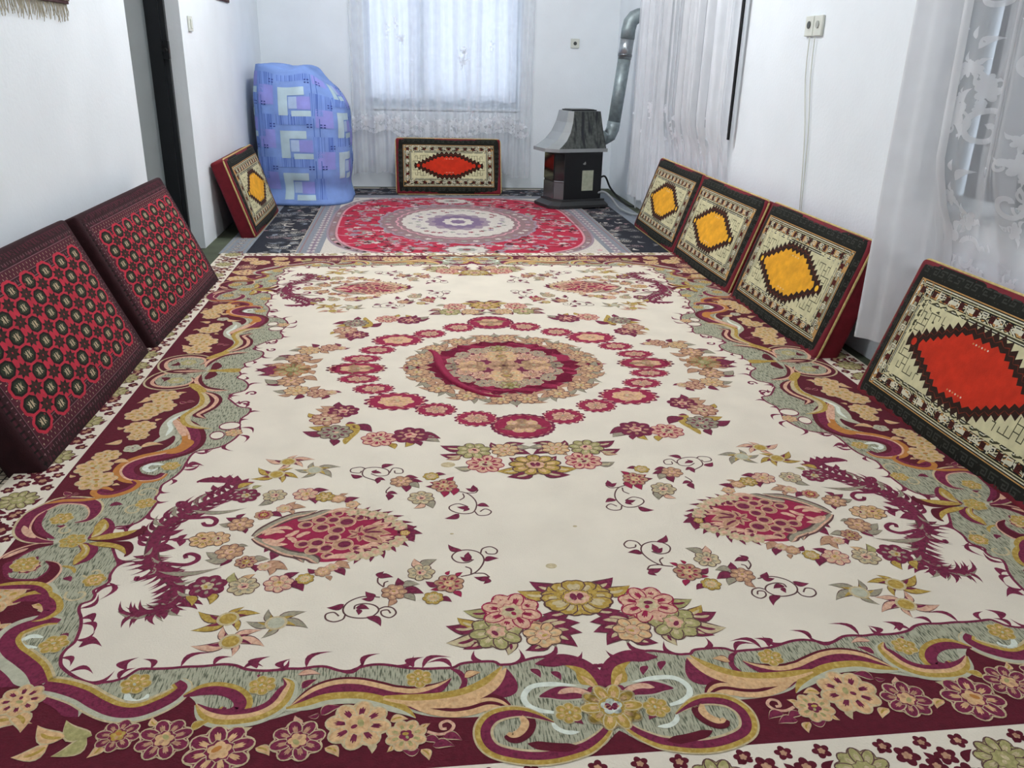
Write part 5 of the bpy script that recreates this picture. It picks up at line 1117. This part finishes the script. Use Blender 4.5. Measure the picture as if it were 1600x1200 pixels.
# -- near curtain on the right wall, flowered lace
def cr2(u, v, off=0.0):
    y = .03-2.25*u-.10*v*(1-u); z = 2.36+(.15-2.36)*v
    fo = .034*math.sin(u*2*math.pi*8.5+1.2*math.sin(u*2*math.pi*1.3))+.010*math.sin(u*2*math.pi*21)
    xx = 1.515-fo-.07*max(0, 1-u/.10)*v
    k = max(0, min(1, (.85-z)/.30)) * max(0, min(1, (-.20-y)/.08))
    xx = xx*(1-k)+(1.578+fo*.05)*k
    return (min(1.582, xx-off*(1 if k < .5 else .25)), y, z)
cu = thing('lace_curtain', 'white flowered lace curtain hanging behind the large red cushion', 'curtain', (1.5, -1.0, 2.36), 0, 'window curtains')
o2 = (1.5, -1.0, 2.36); f2 = relc(cr2, o2); grid_mesh('net', lambda u, v: f2(u, v), 240, 40, net, cu)
for k in range(9):
    uk, du = .17+k*.09+.02*math.sin(k*4), .016+.012*abs(math.sin(k*1.9))
    grid_mesh('pleat', lambda u, v: f2(uk+du*u, v, -.006-.004*math.sin(u*3.14)), 8, 30, net2, cu)
grid_mesh('gathered_edge', lambda u, v: f2(u*.13, v, .012+.008*math.sin(u*22)), 60, 40, net2, cu)
lc = Pat()
def lsp(c, r0, turns, ph, w_, lv, fl=1):
    n = 14; lc.line('L', [(c[0]+fl*r0*(1-.85*i/n)*math.cos(ph+turns*6.28*i/n), c[1]+r0*(1-.85*i/n)*math.sin(ph+turns*6.28*i/n)) for i in range(n+1)], w_, lv, n=3)
for gx in range(5):
    for gz in range(3):
        x = .28+gx*.42+.05*math.sin(gz*3); y = .60+gz*.42+(.2 if gx % 2 else 0)
        lace_flower(lc, x, y, .07, 1); lace_flower(lc, x+.09, y+.07, .045, 1.3); lace_flower(lc, x-.08, y+.08, .05, 1.6); lace_flower(lc, x+.02, y+.14, .04, 1.2)
        lsp((x+.10, y-.05), .07, 1.2, .5, .009, 1.4); lsp((x-.10, y-.04), .06, 1.1, 2, .008, 1.1, -1)
        for k in range(8): a = k*.8; lc.leaf((x+.05*math.cos(a), y+.2+.03*k), (x+.05*math.cos(a)+.05*math.cos(a*2), y+.2+.03*k+.04), .013, 'L', 1+(k % 3)*.3, .2)
for i in range(110):
    x, y = r4.uniform(.2, 2.2), r4.uniform(.55, 1.75); s_ = r4.uniform(.018, .042)
    if i % 3: lace_flower(lc, x, y, s_, 1+(i % 5)*.2)
    else: lsp((x, y), s_*1.3, 1.1, i, .005, 1+(i % 5)*.2, 1 if i % 2 else -1)
for i in range(80): lc.lobed('L', (.02+i*.028, .40+.03*abs(math.sin(i*.35))), .026, 6, .25, i, 1+(i % 3)*.3, m=3)
for i in range(60): lace_flower(lc, .03+i*.037, .47+.03*math.sin(i*1.3), .035, 1.2+(i % 2)*.3)
tag(lc.emit('lace_pattern', {'L': lace}, lambda x, y, l: f2(x/2.25, (2.36-y)/2.21, .001+l*.0004), cu, lambda m_: .03), None, kind='stuff')
rd = MB().tube([(1.48, .2, 2.43), (1.48, -2.3, 2.43)], .012, 10).build('curtain_rod', rodm); tag(rd, 'metal curtain rod above the near right window', 'curtain rod', 'curtain rods')

# ================================================================ SMALL THINGS ON THE WALLS
plast = M('switch_plastic', '#d3d6cc', .4, .05, 20); hole = M('socket_hole', '#4a4d4b', .6, .1, 20)
s = thing('light_switch', 'white light switch on the left wall beyond the doorway', 'switch', (XL, 2.50, 1.30))
pl = MB().box(.001, .012, -.042, .042, -.042, .042, .003).build('plate', plast, s); MB().box(.0125, .018, -.018, .018, -.026, .026, .002).build('rocker', plast, pl)
s = thing('wall_socket', 'small round socket on the back wall beside the curtain', 'socket', (1.18, YB, 1.30))
pl = MB().box(-.04, .04, -.012, -.001, -.04, .04, .003).build('plate', plast, s); MB().tube([(0, -.012, 0), (0, -.016, 0)], .016, 14).build('socket_face', hole, pl)
s = thing('wall_socket', 'double socket on the right wall between the two curtains', 'socket', (XR, 1.035, 1.335))
for dy in (.045, -.045):
    pl = MB().box(-.014, -.001, dy-.042, dy+.042, -.045, .045, .003).build('plate', plast, s); MB().tube([(-.014, dy, .005), (-.018, dy, .005)], .017, 14).build('socket_face', hole if dy > 0 else M('plug_grey', '#a3a59e', .5), pl)
for k, (y0, y1) in enumerate(((1.06, .92), (1.005, .90))):
    g = MB().tube(sp3([(XR-.012, y0, 1.285), (XR-.008, y0-.01, 1.1), (XR-.008, (y0+y1)/2-.02, .85), (XR-.008, y1, .60), (XR-.008, y1-.02, .45)]), .0026, 8).build('white_wire', plast, None, True)
    tag(g, ('far' if k == 0 else 'near')+' one of two white wires running down from the double socket', 'wire', 'wires below the double socket')
# wall hanging with fringe, upper left
hm = M('hanging_maroon', '#4a3335', .95, .2, 60, .4, 200); hb = M('hanging_brown', '#6b5a50', .95, .2, 60, .4, 200); fm = M('hanging_fringe', '#b1aa98', .95, .2, 80)
HYN, HYF = -.9, .87
s = thing('wall_hanging', 'dark woven wall hanging with pale fringe on the near left wall', 'wall hanging', (XLN, HYF, 1.315))
MB().box(.001, .016, HYN-HYF, 0, .0, .9, .002).build('woven_panel', hm, s)
MB().box(.0165, .019, HYN-HYF, -.0, .012, .05).build('border_stripe', hb, s)
fb = MB(); rf = random.Random(2)
for i in range(150):
    y = HYN-HYF+.008+i*(HYF-HYN-.016)/149; L = rf.uniform(.045, .075); fb.tube([(.008, y, .001), (.010+rf.uniform(-.004, .006), y+rf.uniform(-.008, .008), -L*.6), (.010, y+rf.uniform(-.015, .015), -L)], [.0022, .002, .0012], 4, False)
tag(fb.build('fringe', fm, s), None, kind='stuff')
s = thing('wall_hanging', 'dark lower corner of a hanging high on the far left wall', 'wall hanging', (XL, 3.75, 1.48))
MB().box(.001, .012, -.42, 0, .0, .6, .002).build('woven_panel', hm, s); MB().box(.0125, .0145, -.41, -.01, .01, .04).build('border_stripe', hb, s)
